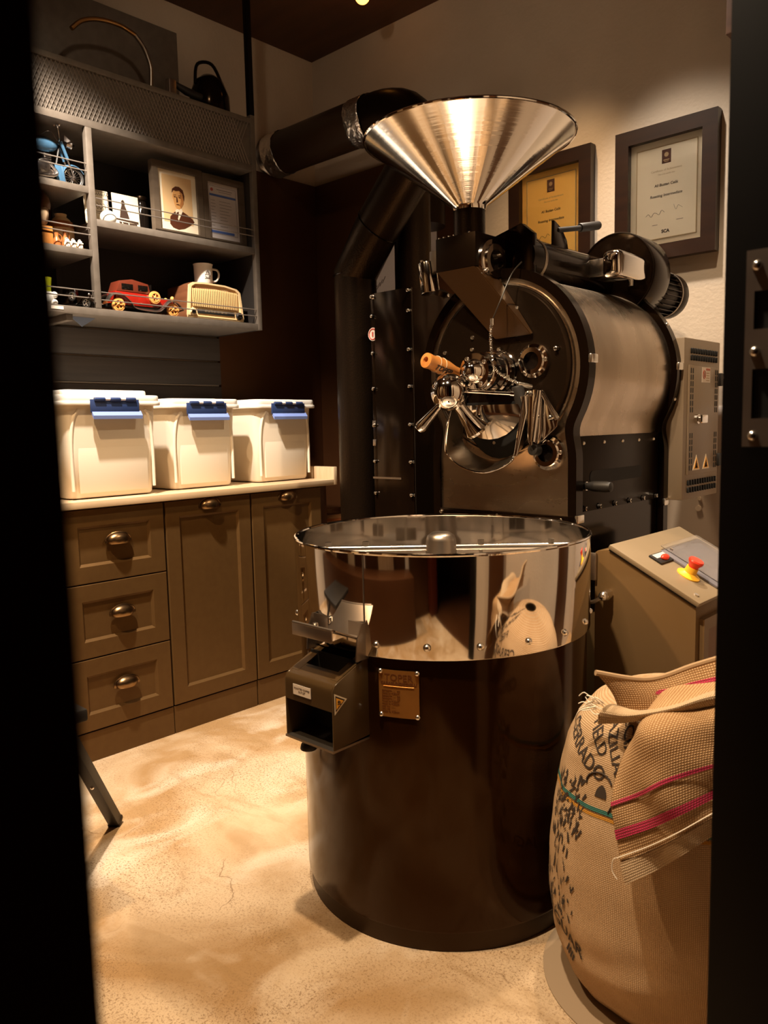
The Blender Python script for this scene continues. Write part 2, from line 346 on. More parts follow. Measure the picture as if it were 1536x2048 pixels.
def tag(o, label=None, cat=None, group=None, kind=None):
    if label: o['label'] = label
    if cat: o['category'] = cat
    if group: o['group'] = group
    if kind: o['kind'] = kind
    return o
class Thing:
    """Empty at a thing's base. world=True: geometry of the parts is given in world coordinates."""
    def __init__(s, name, label, cat, loc, rot=(0, 0, 0), group=None, world=True, kind=None):
        s.o = bpy.data.objects.new(name, None); COL.objects.link(s.o); s.o.empty_display_size = .05
        s.loc = V(loc); s.o.location = loc; s.o.rotation_euler = rot; s.world = world
        tag(s.o, label, cat, group, kind)
    def part(s, name, g, m, parent=None, label=None, ang=38, kind=None):
        me = g.mesh(name, m, s.loc if s.world else None, ang)
        o = bpy.data.objects.new(name, me); COL.objects.link(o); o.parent = parent or s.o
        tag(o, label, kind=kind); return o
    def inst(s, name, me, M4, parent=None):
        o = bpy.data.objects.new(name, me); COL.objects.link(o); o.parent = parent or s.o
        o.matrix_local = (Matrix.Translation(-s.loc) @ M4) if s.world else M4
        return o
def single(name, g, m, label=None, cat=None, loc=(0, 0, 0), group=None, kind=None, ang=38, rot=(0, 0, 0), world=True):
    me = g.mesh(name, m, loc if world else None, ang); o = bpy.data.objects.new(name, me); COL.objects.link(o)
    o.location = loc; o.rotation_euler = rot; return tag(o, label, cat, group, kind)
def struct(name, g, m, loc=(0, 0, 0), label=None): return single(name, g, m, label, None, loc, None, 'structure')
def text_bm(txt, size, T, ext=0.0004, align='CENTER', bold=0.0, spacing=1.0, shear=0.0):
    c = bpy.data.curves.new('t', 'FONT'); c.body = txt; c.size = size; c.extrude = ext; c.align_x = align; c.align_y = 'CENTER'
    c.offset = bold; c.space_character = spacing; c.shear = shear; c.resolution_u = 3
    o = bpy.data.objects.new('t', c); COL.objects.link(o)
    dg = bpy.context.evaluated_depsgraph_get(); me = bpy.data.meshes.new_from_object(o.evaluated_get(dg))
    bpy.data.objects.remove(o); bpy.data.curves.remove(c)
    b = bmesh.new(); b.from_mesh(me); bpy.data.meshes.remove(me)
    if T is not None: bmesh.ops.transform(b, matrix=T, verts=b.verts[:])
    return b
def basis(o, right, up):
    r = V(right).normalized(); u = V(up); u = (u-r*u.dot(r)).normalized(); n = r.cross(u)
    m = Matrix((r, u, n)).transposed().to_4x4(); m.translation = V(o); return m
def BY(x, y, z): return basis((x, y, z), (1, 0, 0), (0, 0, 1))      # flat thing facing -Y
def BX(x, y, z): return basis((x, y, z), (0, 1, 0), (0, 0, 1))      # flat thing facing +X
def arc(cx, cy, r, a0, a1, n): return [(cx+r*math.cos(a0+(a1-a0)*i/n), cy+r*math.sin(a0+(a1-a0)*i/n)) for i in range(n+1)]
def rrect(x0, y0, x1, y1, r, n=4):
    return arc(x1-r, y1-r, r, 0, PI/2, n)+arc(x0+r, y1-r, r, PI/2, PI, n)+arc(x0+r, y0+r, r, PI, 1.5*PI, n)+arc(x1-r, y0+r, r, 1.5*PI, 2*PI, n)
def smooth_path(pts, n=6):
    P = [V(p) for p in pts]; out = []
    for i in range(len(P)-1):
        p0 = P[max(i-1, 0)]; p1 = P[i]; p2 = P[i+1]; p3 = P[min(i+2, len(P)-1)]
        for k in range(n):
            t = k/n
            out.append(.5*((2*p1)+(-p0+p2)*t+(2*p0-5*p1+4*p2-p3)*t*t+(-p0+3*p1-3*p2+p3)*t**3))
    out.append(P[-1]); return out
def torus_pts(c, r, ax='Z', n=48):
    c = V(c); out = []
    for i in range(n):
        a = 2*PI*i/n; x, y = r*math.cos(a), r*math.sin(a)
        out.append(c+{'Z': V(x, y, 0), 'Y': V(x, 0, y), 'X': V(0, x, y)}[ax])
    return out
# shared bolt meshes: axis +Z, head on the surface
for k_ in ('black', 'black_gloss', 'bin_body', 'disc', 'black_hammer', 'bin_skirt', 'panel', 'cab', 'console'):
    M[k_].node_tree.nodes['Principled BSDF'].inputs['Specular Tint'].default_value = (1.0, 0.62, 0.36, 1)
bolt_me = G().lathe([(0.0, .0052), (.0022, .0052), (.0024, .0042), (.0034, .0042), (.0036, .0055), (.0048, .0055), (.0058, .004), (.0060, 0), (.0, 0)], n=14).mesh('bolt', 'bolt')
dome_me = G().lathe([(0.0, .0045), (.003, .0040), (.005, .0022), (.0058, 0), (0, 0)], n=14).mesh('screw', 'bolt')
cap_me = G().lathe([(0.0, .006), (.0025, .006), (.0025, .004), (.0035, .004), (.004, .012), (.006, .011), (.006, .0), (.009, 0), (.009, -.001), (0, -.001)], n=14).mesh('cap_screw', 'bolt')
def zto(o, n):
    q = V(n).to_track_quat('Z', 'Y').to_matrix().to_4x4(); q.translation = V(o); return q
# ================================================================== STRUCTURE
XL, YB, ZC = -3.16, 2.90, 3.01
struct('floor', G().box((XL-.1, -.15, -.08), (-.262, YB+.1, 0)), 'floor')
struct('floor_corridor', G().box((-.26, -1.6, -.08), (1.6, YB+.1, 0)), 'panel')
struct('ceiling', G().box((XL-.1, -1.6, ZC), (1.6, YB+.1, ZC+.08)), 'ceiling')
wb = struct('wall_back', G().box((XL-.1, YB, 0), (-.1, YB+.1, ZC)), 'wall')
def sub(name, g, m, parent, label=None, kind=None, ang=38):
    o = bpy.data.objects.new(name, g.mesh(name, m, None, ang)); COL.objects.link(o); o.parent = parent; return tag(o, label, kind=kind)
sub('brown_panel', G().box((XL, YB-.02, 0), (-2.12, YB-.001, 2.39), .002), 'panel', wb)
sub('lower_wall_panel', G().box((-2.12, YB-.008, 0), (-.35, YB-.001, 1.196), .002), 'wall_low', wb)
wl = struct('wall_left', G().box((XL-.1, -1.6, 0), (XL, YB, ZC)), 'wall')
sub('brown_panel', G().box((XL, 2.24, 0), (XL+.02, YB-.02, 2.39), .002), 'panel', wl)
plank_g = G().box((0, -.6, 0), (.022, 2.24, .104), .004)
plank_me = plank_g.mesh('plank', 'plank')
for i in range(8):
    o = bpy.data.objects.new('plank', plank_me); COL.objects.link(o); o.parent = wl; o.location = (XL+.001, 0, .80+i*.112)
struct('wall_right', G().box((-.33, .93, 0), (-.20, YB, ZC)), 'wall')
struct('wall_front', G().box((XL, -.12, 0), (-.34, -.02, ZC)), 'panel')
# doorway the picture is taken through
struct('trim_1', G().box((-.335, -.40, 0), (-.19, .0895, ZC), .003), 'jamb')
struct('trim_2', G().box((-.338, .925, 0), (-.19, 1.00, ZC), .003), 'jamb_black')
for i_, (xa, xb, mm) in enumerate([(-2.75, -2.45, 'counter'), (-2.0, -1.82, 'matboard'), (-1.62, -1.57, 'lid'), (-1.30, -1.02, 'counter'), (-.80, -.74, 'lid')]):  # boards added out of view, as stripes for the polished steel to reflect
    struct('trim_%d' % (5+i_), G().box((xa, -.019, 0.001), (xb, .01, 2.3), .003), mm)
for i_, (ya, yb2, mm) in enumerate([(1.15, 1.30, 'panel'), (2.05, 2.35, 'panel')]):  # more unseen boards, added for the reflections in the steel
    struct('trim_%d' % (10+i_), G().box((-.36, ya, 0.001), (-.331, yb2, 2.3), .003), mm)
struct('trim_12', G().box((-2.9, .011, 0.001), (-.75, .30, .56), .01), 'panel')  # unseen low bench, added to darken the reflection in the bin band
struct('wall_corridor', G().box((.9, -1.6, 0), (1.0, YB, ZC)), 'panel')
# wooden beam ends
g = G().box((-.942, 2.54, 2.290), (-.335, 2.72, ZC-.002), .004)
struct('trim_3', g, 'beam')
struct('trim_4', G().box((-2.846, 2.222, 2.4905), (-2.819, 2.245, ZC-.001), .002), 'jamb_black')
# strike plate on the right jamb
t = Thing('strike_plate', 'steel strike plate with two slots screwed to the right door jamb', 'strike plate', (-.27, .925, 1.122))
holes = [(-.283, -.258, 1.215+.02, 1.300), (-.283, -.258, 1.145, 1.210)]
def plate_with_slots(x0, x1, z0, z1, slots, y0, y1):
    g = G(); zs = sorted([z0, z1]+[q for s_ in slots for q in s_[2:]]); sx0, sx1 = slots[0][0], slots[0][1]
    g.box((x0, y0, z0), (sx0, y1, z1)); g.box((sx1, y0, z0), (x1, y1, z1))
    for a, b in zip(zs[::2], zs[1::2]): g.box((sx0, y0, a), (sx1, y1, b))
    return g
t.part('plate', plate_with_slots(-.313, -.245, 1.122, 1.335, [(-.304, -.262, 1.250, 1.291), (-.304, -.262, 1.153, 1.207)], .9215, .9245), 'strike')
t.part('slot_pocket', G().box((-.306, .9242, 1.15), (-.258, .9248, 1.295)), 'dark')
for z in (1.318, 1.226, 1.134): t.inst('screw', dome_me, zto((-.302, .9215, z), (0, -1, 0)))

# ================================================================== BASE CABINETS
XF = -2.58
def shaker(y0, y1, z0, z1, w=.058):
    g = G(); x = XF
    def r(a, xx): return [(xx, y0+a, z0+a), (xx, y1-a, z0+a), (xx, y1-a, z1-a), (xx, y0+a, z1-a)]
    loops = [r(0, x-.02), r(0, x-.002), r(.002, x), r(w, x), r(w+.009, x-.009)]
    b = bmesh.new(); vs = [[b.verts.new(p) for p in lp] for lp in loops]
    for A, B in zip(vs, vs[1:]):
        for i in range(4): b.faces.new((A[i], A[(i+1) % 4], B[(i+1) % 4], B[i]))
    b.faces.new(vs[-1]); b.faces.new(vs[0][::-1]); bmesh.ops.recalc_face_normals(b, faces=b.faces[:])
    return g.merge(b)
def cup_pull():
    b = bmesh.new(); bmesh.ops.create_uvsphere(b, u_segments=28, v_segments=18, radius=1)
    bmesh.ops.transform(b, matrix=Matrix.Diagonal((.026, .043, .027, 1)), verts=b.verts[:])
    for co, no in (((0, 0, 0), (-1, 0, 0)), ((0, 0, -.013), (0, 0, -1))):
        bmesh.ops.bisect_plane(b, geom=b.verts[:]+b.edges[:]+b.faces[:], plane_co=co, plane_no=no, clear_outer=True)
    bmesh.ops.solidify(b, geom=b.faces[:], thickness=.0015)
    g = G().merge(b); g.tube([(0.001, .049*math.cos(a*PI/14), .030*math.sin(a*PI/14)-.002) for a in range(15)], .0022, 6)
    g.cyl((0, .046, -.004), (.004, .046, -.004), .005, n=12); g.cyl((0, -.046, -.004), (.004, -.046, -.004), .005, n=12)
    return g.mesh('handle', 'brass')
pull_me = cup_pull()
CTOP = .893
t = Thing('drawer_cabinet', 'taupe base cabinet with three panelled drawers and brass cup pulls', 'cabinet', (-2.87, 1.36, 0))
t.part('carcass', G().box((-3.14, 1.165, .108), (-2.602, 1.560, CTOP)), 'cab')
zz = [.110, .369, .632, .891]
for a, b in zip(zz, zz[1:]):
    d = t.part('drawer', shaker(1.168, 1.558, a+.002, b-.002), 'cab')
    t.inst('handle', pull_me, Matrix.Translation((XF, 1.372, (a+b)/2+.012)), d)
t.part('plinth', G().box((-3.1, 1.165, 0.001), (-2.585, 1.560, .106)), 'cab')
for (y0, y1, lab) in ((1.564, 1.958, 'taupe base cabinet with one tall panelled door, between drawers and narrower end cabinet'),
                      (1.962, 2.345, 'taupe panelled end cabinet partly hidden behind the steel bin, brass pull on top rail')):
    t = Thing('door_cabinet', lab, 'cabinet', (-2.87, (y0+y1)/2, 0))
    t.part('carcass', G().box((-3.14, y0, .108), (-2.602, y1-.002, CTOP)), 'cab')
    d = t.part('door', shaker(y0+.002, y1-.002, .112, .889), 'cab')
    t.inst('handle', pull_me, Matrix.Translation((XF, (y0+y1)/2, .862)), d)
    t.part('plinth', G().box((-3.1, y0, 0.001), (-2.585, y1-.002, .106)), 'cab')
t = Thing('drawer_cabinet', 'taupe cabinet at the far left, nearly all hidden behind the door jamb', 'cabinet', (-2.87, .96, 0))
t.part('carcass', G().box((-3.14, .765, .108), (-2.602, 1.162, CTOP)), 'cab')
t.part('door', shaker(.768, 1.160, .112, .889), 'cab')
t.part('plinth', G().box((-3.1, .765, 0.001), (-2.585, 1.162, .106)), 'cab')
tag(t.o, None, 'cabinet')
single('end_panel', G().box((-3.14, 2.347, 0.001), (-2.60, 2.395, CTOP), .001), 'panel', 'dark side panel closing the right end of the base cabinets', 'panel', (-2.87, 2.37, 0))
t = Thing('worktop', 'pale wooden worktop carrying the three white storage boxes', 'worktop', (-2.86, 1.6, .895))
t.part('board', G().box((XL+.024, .765, .895), (-2.557, 2.405, .920), .002), 'counter')
t.part('end_upstand', G().box((XL+.024, 2.405, .895), (-2.557, 2.425, .975), .002), 'counter')

# ================================================================== STORAGE BOXES
def storage_box(y0, y1, xf, zt, label, domed):
    yc = (y0+y1)/2; z0 = .9205; t = Thing('storage_box', label, 'storage box', (xf-.19, yc, z0), group='white storage boxes on the worktop')
    def sec(z, gr, c=.035):
        a0, a1, b0, b1 = y0-gr, y1+gr, xf-.40-gr, xf+gr
        return [(x, y, z) for x, y in rrect(b0, a0, b1, a1, c, 4)]
    H = zt-z0-.045
    rows = [sec(z0+.004, -.010, .03), sec(z0+.012, -.004, .035), sec(z0+H*.5, .004), sec(z0+H, .012)]
    b = bmesh.new(); vs = [[b.verts.new(p) for p in r] for r in rows]; n = len(vs[0])
    for A, B in zip(vs, vs[1:]):
        for i in range(n): b.faces.new((A[i], A[(i+1) % n], B[(i+1) % n], B[i]))
    b.faces.new(vs[0][::-1]); b.faces.new(vs[-1])
    t.part('tub', G().merge(b), 'binplastic')
    # raised front panel, corner pillars
    t.part('front_panel', G().box((xf-.004, y0+.035, z0+.02), (xf+.0045, y1-.035, z0+H-.06), .003, T=Matrix.Translation((0, 0, 0))), 'binplastic')
    for yy in (y0+.012, y1-.012):
        t.part('corner_rib', G().tube(smooth_path([(xf+.002, yy, z0+.03), (xf+.003, yy, z0+H*.55), (xf+.008, yy+(.010 if yy < yc else -.010), z0+H*.82), (xf+.010, yy+(.03 if yy < yc else -.03), z0+H*.93)], 5), .006, 8), 'binplastic')
    gr = .026
    lid = t.part('lid', G().prism(rrect(xf-.40-gr, y0-gr, xf+gr, y1+gr, .04, 5), z0+H, z0+H+.026, 'Z', bev=.006), 'lid')
    t.part('lid_rim', G().prism(rrect(xf-.40-gr-.004, y0-gr-.004, xf+gr+.004, y1+gr+.004, .04, 5), z0+H-.010, z0+H+.004, 'Z', bev=.003), 'lid', lid)
    top = z0+H+.026
    if domed: t.part('raised_lid_panel', G().prism(rrect(xf-.36, y0-.002, xf-.004, y1-.012, .03, 5), top-.001, top+.018, 'Z', bev=.006), 'lid', lid)
    else: t.part('raised_lid_panel', G().prism(rrect(xf-.34, y0+.03, xf-.05, y1-.03, .03, 5), top-.001, top+.004, 'Z', bev=.002), 'lid', lid)
    hw = .092; zc = z0+H; xo = xf+gr+.004
    clip = t.part('clip', G().box((xo, yc-hw, zc-.036), (xo+.006, yc+hw, zc+.010), .002), 'navy')
    t.part('clip_flap', G().prism([(xo+.004, zc-.030), (xo+.016, zc-.046), (xo+.014, zc-.058), (xo+.001, zc-.040)], yc-hw+.004, yc+hw+.006, 'Y'), 'blue', clip, label='lighter blue lower flap')
    for k in (-1, 0, 1):
        t.part('hinge', G().cyl((xo+.006, yc+k*.058-.02, zc+.010), (xo+.006, yc+k*.058+.02, zc+.010), .007, n=12, bev=.002), 'navy', clip)
    for k in (-.5, .5):
        t.part('hinge_bar', G().cyl((xo+.005, yc+k*.058-.012, zc+.011), (xo+.005, yc+k*.058+.012, zc+.011), .006, n=12), 'lid', clip)
    return t
storage_box(1.232, 1.566, -2.628, 1.300, 'white storage box nearest the door jamb, raised lid panel, blue clip', True)
storage_box(1.668, 1.962, -2.680, 1.292, 'middle white storage box of the three on the worktop', False)
storage_box(2.084, 2.378, -2.680, 1.292, 'white storage box at the right end of the worktop, beside its upstand', False)

# ================================================================== WALL SHELF
SX = -2.82; T_ = .026
t = Thing('wall_shelf', 'grey metal wall shelf unit with thin guard rails and mesh top above the worktop', 'shelf', (-2.99, 1.5, 1.584))
Y0, Y1, YD = .55, 2.222, 1.478
t.part('bottom_board', G().box((XL+.003, Y0, 1.584), (SX, Y1, 1.610), .0015), 'shelf')
t.part('bottom_brace', G().box((XL+.02, 1.36, 1.560), (SX-.02, 1.385, 1.5835), .001), 'shelf')
t.part('top_board', G().box((XL+.003, Y0, 2.256), (SX, Y1, 2.282), .0015), 'shelf')
t.part('end_post', G().box((SX-.024, Y1, 1.584), (SX+.001, Y1+.022, 2.49), .0015), 'shelf')
t.part('side_panel', G().box((XL+.003, Y1+.002, 1.584), (SX-.0245, Y1+.020, 2.49), .001), 'shelf_back')
t.part('divider_post', G().box((SX-.024, YD-.012, 1.6105), (SX+.001, YD+.012, 2.2555), .0015), 'shelf')
t.part('divider_post', G().box((XL+.012, YD-.012, 1.6105), (XL+.036, YD+.012, 2.2555), .0015), 'shelf_back')
t.part('back_panel', G().box((XL+.002, Y0, 1.6105), (XL+.012, Y1, 2.2555)), 'shelf_back')
for z in (2.045, 1.820): t.part('shelf_board', G().box((XL+.012, Y0, z-.024), (SX, YD-.0125, z), .0015), 'shelf')
t.part('shelf_board', G().box((XL+.012, YD+.0125, 1.909), (SX, Y1-.0005, 1.935), .0015), 'shelf')
for y0, y1, zs in ((Y0, YD-.012, (2.127, 2.101, 1.898, 1.874, 1.672, 1.646)), (YD+.012, Y1, (2.012, 1.986, 1.672, 1.644))):
    for z in zs: t.part('guard_rail', G().cyl((SX-.008, y0, z), (SX-.008, y1, z), .0022, n=8), 'rod')
t.part('price_tag', G().box((SX, 1.297, 1.594), (SX+.0015, 1.342, 1.605)), 'white_sticker', label='small white tag on the front edge')
# mesh box on top
t.part('top_rail', G().box((SX-.02, Y0, 2.455), (SX, Y1, 2.475), .001), 'shelf')
t.part('mesh_backing', G().box((SX-.012, Y0, 2.282), (SX-.009, Y1, 2.455)), 'shelf')
g = G(); px_, pz = .0155, .034; n = int((Y1-Y0)/px_)
b = bmesh.new()
def strand(ya, za, yb, zb, wd=.0016, xx=SX-.004):
    d = Vector((yb-ya, zb-za)).normalized(); nx, nz = -d.y*wd/2, d.x*wd/2
    q = [(xx, ya+nx, za+nz), (xx+.002, ya-nx, za-nz), (xx+.002, yb-nx, zb-nz), (xx, yb+nx, zb+nz)]
    b.faces.new([b.verts.new(p) for p in q])
Hm = 2.455-2.282; dy = Hm*px_/pz
for i in range(-12, n+1):
    ya = Y0+i*px_
    for s_ in (1, -1):
        a, c = (ya, ya+dy) if s_ == 1 else (ya+dy, ya)
        za, zb = 2.282, 2.455
        if min(a, c) < Y0 or max(a, c) > Y1: continue
        strand(a, za, c, zb)
t.part('expanded_mesh', g.merge(b), 'rod', kind='stuff')

# things on top of the shelf unit
tb = 2.50
t = Thing('gooseneck_lamp', 'bent brass gooseneck tube rising above the mesh-fronted shelf top', 'lamp', (-2.95, 1.824, 2.476))
t.part('arm', G().tube(smooth_path([(-2.95, 1.824, 2.49), (-2.95, 1.830, 2.575), (-2.95, 1.828, 2.614), (-2.95, 1.803, 2.672), (-2.95, 1.768, 2.708)], 6), .009, 10), 'grey_steel')
t.part('brass_neck', G().tube(smooth_path([(-2.95, 1.768, 2.708), (-2.95, 1.704, 2.722), (-2.95, 1.621, 2.716), (-2.95, 1.55, 2.689), (-2.95, 1.504, 2.646)], 6), .0085, 10), 'brass_tube')
t.part('base', G().cyl((-2.95, 1.824, 2.4765), (-2.95, 1.824, 2.50), .045, bev=.004), 'black')
t = Thing('hand_tool', 'black-handled tool lying on the shelf top right of the brass gooseneck', 'tool', (-2.93, 1.95, 2.476))
t.part('handle', G().tube([(-2.90, 1.90, 2.550), (-2.90, 1.96, 2.535), (-2.90, 2.03, 2.53)], [.010, .016, .014], 12), 'rubber')
t.part('head', G().box((-2.915, 1.87, 2.4765), (-2.885, 1.905, 2.560), .004), 'grey_steel')
t = Thing('kettle', 'rounded black kettle at the right end of the shelf top', 'kettle', (-2.98, 2.13, 2.476))
t.part('pot', G().lathe([(0, 2.477), (.075, 2.477), (.088, 2.50), (.085, 2.58), (.062, 2.64), (.03, 2.665), (0, 2.668)], (-2.98, 2.13, 0)), 'black_gloss')
t.part('handle', G().tube(smooth_path([(-2.98, 2.06, 2.62), (-2.98, 2.075, 2.70), (-2.98, 2.15, 2.72), (-2.98, 2.20, 2.65)], 5), .007, 8), 'black')
single('shelf_top_panel', G().box((-3.12, 1.30, 2.4765), (-3.10, 2.06, 2.86), .002), 'shelf', 'grey sheet leaning at the back of the shelf top, behind the brass gooseneck', 'panel', (-3.11, 1.68, 2.4765))
# mesh box top that carries them
for o in list(bpy.data.objects):
    if o.name == 'wall_shelf':
        sub_o = bpy.data.objects.new('mesh_box_top', G().box((XL+.003, Y0, 2.466), (SX-.021, Y1-.001, 2.476)).mesh('mesh_box_top', 'shelf', o.location)); COL.objects.link(sub_o); sub_o.parent = o
# blue bag corner under the shelf
single('paper_corner', G().prism([(1.40, 1.583), (1.50, 1.583), (1.445, 1.548)], -2.895, -2.893, 'X'), mat('blue_grey_plastic', (.16, .19, .26), .4), 'small blue-grey triangle of film hanging under the shelf unit', 'plastic film', (-2.894, 1.45, 1.548))

# ================================================================== SHELF ITEMS (local: +X to the viewer, Y along the shelf)
def wheel(g, c, r, w_, spokes=0):
    c = V(c); g.tube([c+V(0, r*math.cos(2*PI*i/24), r*math.sin(2*PI*i/24)) for i in range(24)], w_, 8, closed=True); return g
def spokes(g, c, r, n, w_=.0007, ax='X'):
    c = V(c)
    for i in range(n): a = PI*i/n; d = V(0, r*math.cos(a), r*math.sin(a)); g.cyl(c-d, c+d, w_, n=5)
    return g
# motorcycle, faces right (+Y); front wheel centre at y=0
t = Thing('model_motorcycle', 'blue model motorcycle with spoked wheels on the top left shelf', 'model motorcycle', (-2.905, 1.451, 2.0455), world=False, rot=(0, 0, 0))
R_ = .038; wz = R_+.004
for yy, nm in ((-.0, 'front_wheel'), (-.22, 'rear_wheel')):
    wp = t.part(nm, wheel(G(), (0, yy, wz+.002), R_, .0055), 'rubber')
    t.part('rim', wheel(G(), (0, yy, wz+.002), R_-.006, .002), 'moto_metal', wp)
    t.part('spokes', spokes(G(), (0, yy, wz+.002), R_-.006, 9), 'moto_metal', wp)
    t.part('hub', G().cyl((-.012, yy, wz+.002), (.012, yy, wz+.002), .007, n=14), 'moto_metal', wp)
t.part('front_fork', G().cyl((.013, 0, wz), (.013, -.045, .155), .0035).cyl((-.013, 0, wz), (-.013, -.045, .155), .0035), 'moto_metal')
t.part('fork_cover', G().cyl((.014, -.022, .10), (.014, -.045, .160), .006).cyl((-.014, -.022, .10), (-.014, -.045, .160), .006), 'moto_blue')
def fender(c, r, a0, a1, wd, n=12):
    P = []
    for i in range(n+1):
        a = a0+(a1-a0)*i/n; row = []
        for k in range(7):
            s = -1+2*k/6; rr = r-.008*s*s; row.append((wd*s, c[1]+rr*math.cos(a), c[2]+rr*math.sin(a)))
        P.append(row)
    return G().grid(P, .0012)
t.part('front_fender', fender((0, 0, wz), R_+.012, .5, PI+.75, .013), 'moto_blue')
t.part('fender_skirt', G().box((.006, -.062, .018), (.012, -.030, .085), .003, T=Matrix.Rotation(.12, 4, 'X')), 'moto_blue')
t.part('rear_fender', fender((0, -.22, wz), R_+.012, .0, PI, .016), 'moto_blue')
t.part('fuel_tank', G().sphere((0, -.105, .142), .05, (.48, 1.05, .52)), 'moto_blue')
t.part('seat', G().sphere((0, -.185, .128), .045, (.55, 1.0, .33)), 'rubber')
e = t.part('engine', G().cyl((-.02, -.115, .062), (.022, -.115, .062), .024, bev=.003).box((-.016, -.15, .025), (.018, -.075, .055), .006), 'moto_metal')
for k in range(5): t.part('cooling_fin', G().box((-.014, -.115+.004, .080+k*.006), (.016, -.085, .083+k*.006), .001), 'moto_metal', e)
t.part('exhaust_pipe', G().tube(smooth_path([(.018, -.09, .07), (.024, -.07, .04), (.026, -.11, .026), (.026, -.2, .026), (.026, -.27, .034)], 5), .0055, 10), 'moto_metal')
t.part('handlebar', G().tube(smooth_path([(.055, -.085, .195), (.03, -.062, .205), (0, -.045, .165), (-.03, -.062, .205), (-.055, -.085, .195)], 6), .003, 8), 'moto_metal')
t.part('mirror', G().sphere((.035, -.058, .213), .010, (1, .5, 1)), 'moto_metal')
hl = t.part('headlamp', G().lathe([(0, -.008), (.012, -.006), (.017, .012), (.0165, .014), (0, .018)], (.0, -.015, .160), 'Y', 18, T=Matrix.Translation((0, -.03, 0)) @ Matrix.Rotation(PI, 4, 'Z')), 'moto_metal')
t.part('visor', G().prism([(-.03, .165), (.012, .158), (-.03, .188)], -.012, .012, 'X'), 'moto_metal')
t.part('frame', G().tube([(0, -.045, .15), (0, -.07, .04), (0, -.16, .03), (0, -.22, .044)], .004, 8), 'rubber')
t.part('kickstand', G().cyl((.02, -.13, .03), (.035, -.14, .001), .002), 'moto_metal')

# bust
t = Thing('figurine_head', 'cream ceramic head figurine with brown fringe on the middle left shelf', 'figurine', (-2.93, 1.312, 1.8205), (0, 0, .35), world=False)
g = G(); P = []
prof = [(.030, 0), (.028, .012), (.022, .03), (.021, .055), (.024, .070), (.034, .080), (.041, .095), (.045, .12), (.046, .145), (.042, .17), (.03, .19), (.012, .20), (0, .202)]
b = bmesh.new()
t.part('neck', G().lathe(prof[:5], n=28), 'skin')
rows = []
for r, z in prof[4:]:
    row = []
    for j in range(32):
        a = 2*PI*j/32; x, y = r*math.cos(a)*1.08, r*math.sin(a)*.88
        f = max(0, math.cos(a))**8
        if .10 < z < .14: x += f*.008*math.exp(-((z-.118)/.012)**2)       # nose
        if .07 < z < .10: x += f*.004                                       # chin
        if .125 < z < .15: x -= .004*math.exp(-((abs(a if a < PI else a-2*PI)-.38)/.18)**2)   # eye sockets
        row.append((x, y, z))
    rows.append(row)
g = G().grid([[r[j % 32] for j in range(33)] for r in rows])
t.part('face', g, 'skin')
t.part('mouth', G().sphere((.0445, 0, .095), .009, (.35, 1, .28)), 'copper')
for s_ in (-1, 1): t.part('eye', G().sphere((.0425, s_*.015, .127), .0055, (.4, 1.2, .7)), 'white')
hp = [(.047, .135), (.052, .16), (.046, .185), (.03, .203), (0, .21)]
t.part('hair', G().lathe([(.046, .10), (.052, .12), (.054, .15), (.049, .18), (.032, .203), (0, .211)], a0=.9, a1=2*PI-.9, n=30).lathe([(.050, .138), (.054, .155), (.049, .18), (.032, .203), (0, .211)], a0=-.95, a1=.95, n=16), 'hair')
for s_ in (-1, 1): t.part('ear', G().sphere((0.004, s_*.043, .122), .010, (.6, .35, 1)), 'skin')

single('wooden_box', G().box((-.03, -.035, 0), (.03, .030, .066), .004), 'amber_wood', 'small orange-brown wooden block below the ceramic head on the middle left shelf', 'box', (-2.865, 1.300, 1.8205), world=False)
def jug(name, loc, label, h=.055, r=.016):
    t = Thing(name, label, 'jug', loc, world=False)
    t.part('body', G().lathe([(0, 0), (r*.8, 0), (r, h*.25), (r*.8, h*.55), (r*.4, h*.75), (r*.5, h), (r*.35, h)], n=20), 'copper')
    t.part('handle', G().tube(smooth_path([(0, r*.45, h*.95), (0, r*1.2, h*.8), (0, r*.95, h*.45)], 4), .002, 6), 'copper')
jug('small_jug', (-2.88, 1.362, 1.8205), 'small copper-brown jug just right of the orange wooden block')
jug('small_jug', (-2.93, 1.418, 1.8205), 'copper-brown jug standing behind the three small patterned jars', .085, .014)
for i, y in enumerate((1.392, 1.415, 1.440)):
    t = Thing('patterned_jar', ['left', 'middle', 'right'][i]+'most of the three tiny cream and gold jars on the middle left shelf' if i != 1 else 'middle one of the three tiny cream and gold jars on the middle left shelf', 'jar', (-2.862, y, 1.8205), world=False, group='tiny cream jars on the middle left shelf')
    t.part('body', G().lathe([(0, 0), (.009, 0), (.0115, .010), (.011, .022), (.008, .032), (.004, .038), (0, .040)], n=18), 'white')
    for a in range(6):
        A = a*PI/3; t.part('gold_lattice', G().tube([(.0118*math.cos(A+q*.26), .0118*math.sin(A+q*.26), .004+.007*q) for q in range(4)], .0010, 5).tube([(.0118*math.cos(A-q*.26), .0118*math.sin(A-q*.26), .004+.007*q) for q in range(4)], .0010, 5), 'brass_tube')
t = Thing('vase', 'round beige vase half hidden behind the shelf divider', 'vase', (-3.00, 1.440, 1.8205), world=False)
t.part('body', G().lathe([(0, 0), (.02, 0), (.026, .02), (.045, .07), (.046, .11), (.032, .135), (.020, .145), (.022, .155), (.018, .155)], n=28), 'radio_cream')
t.part('painted_band', G().lathe([(.0465, .10), (.0468, .112), (.042, .125)], n=28), 'copper')
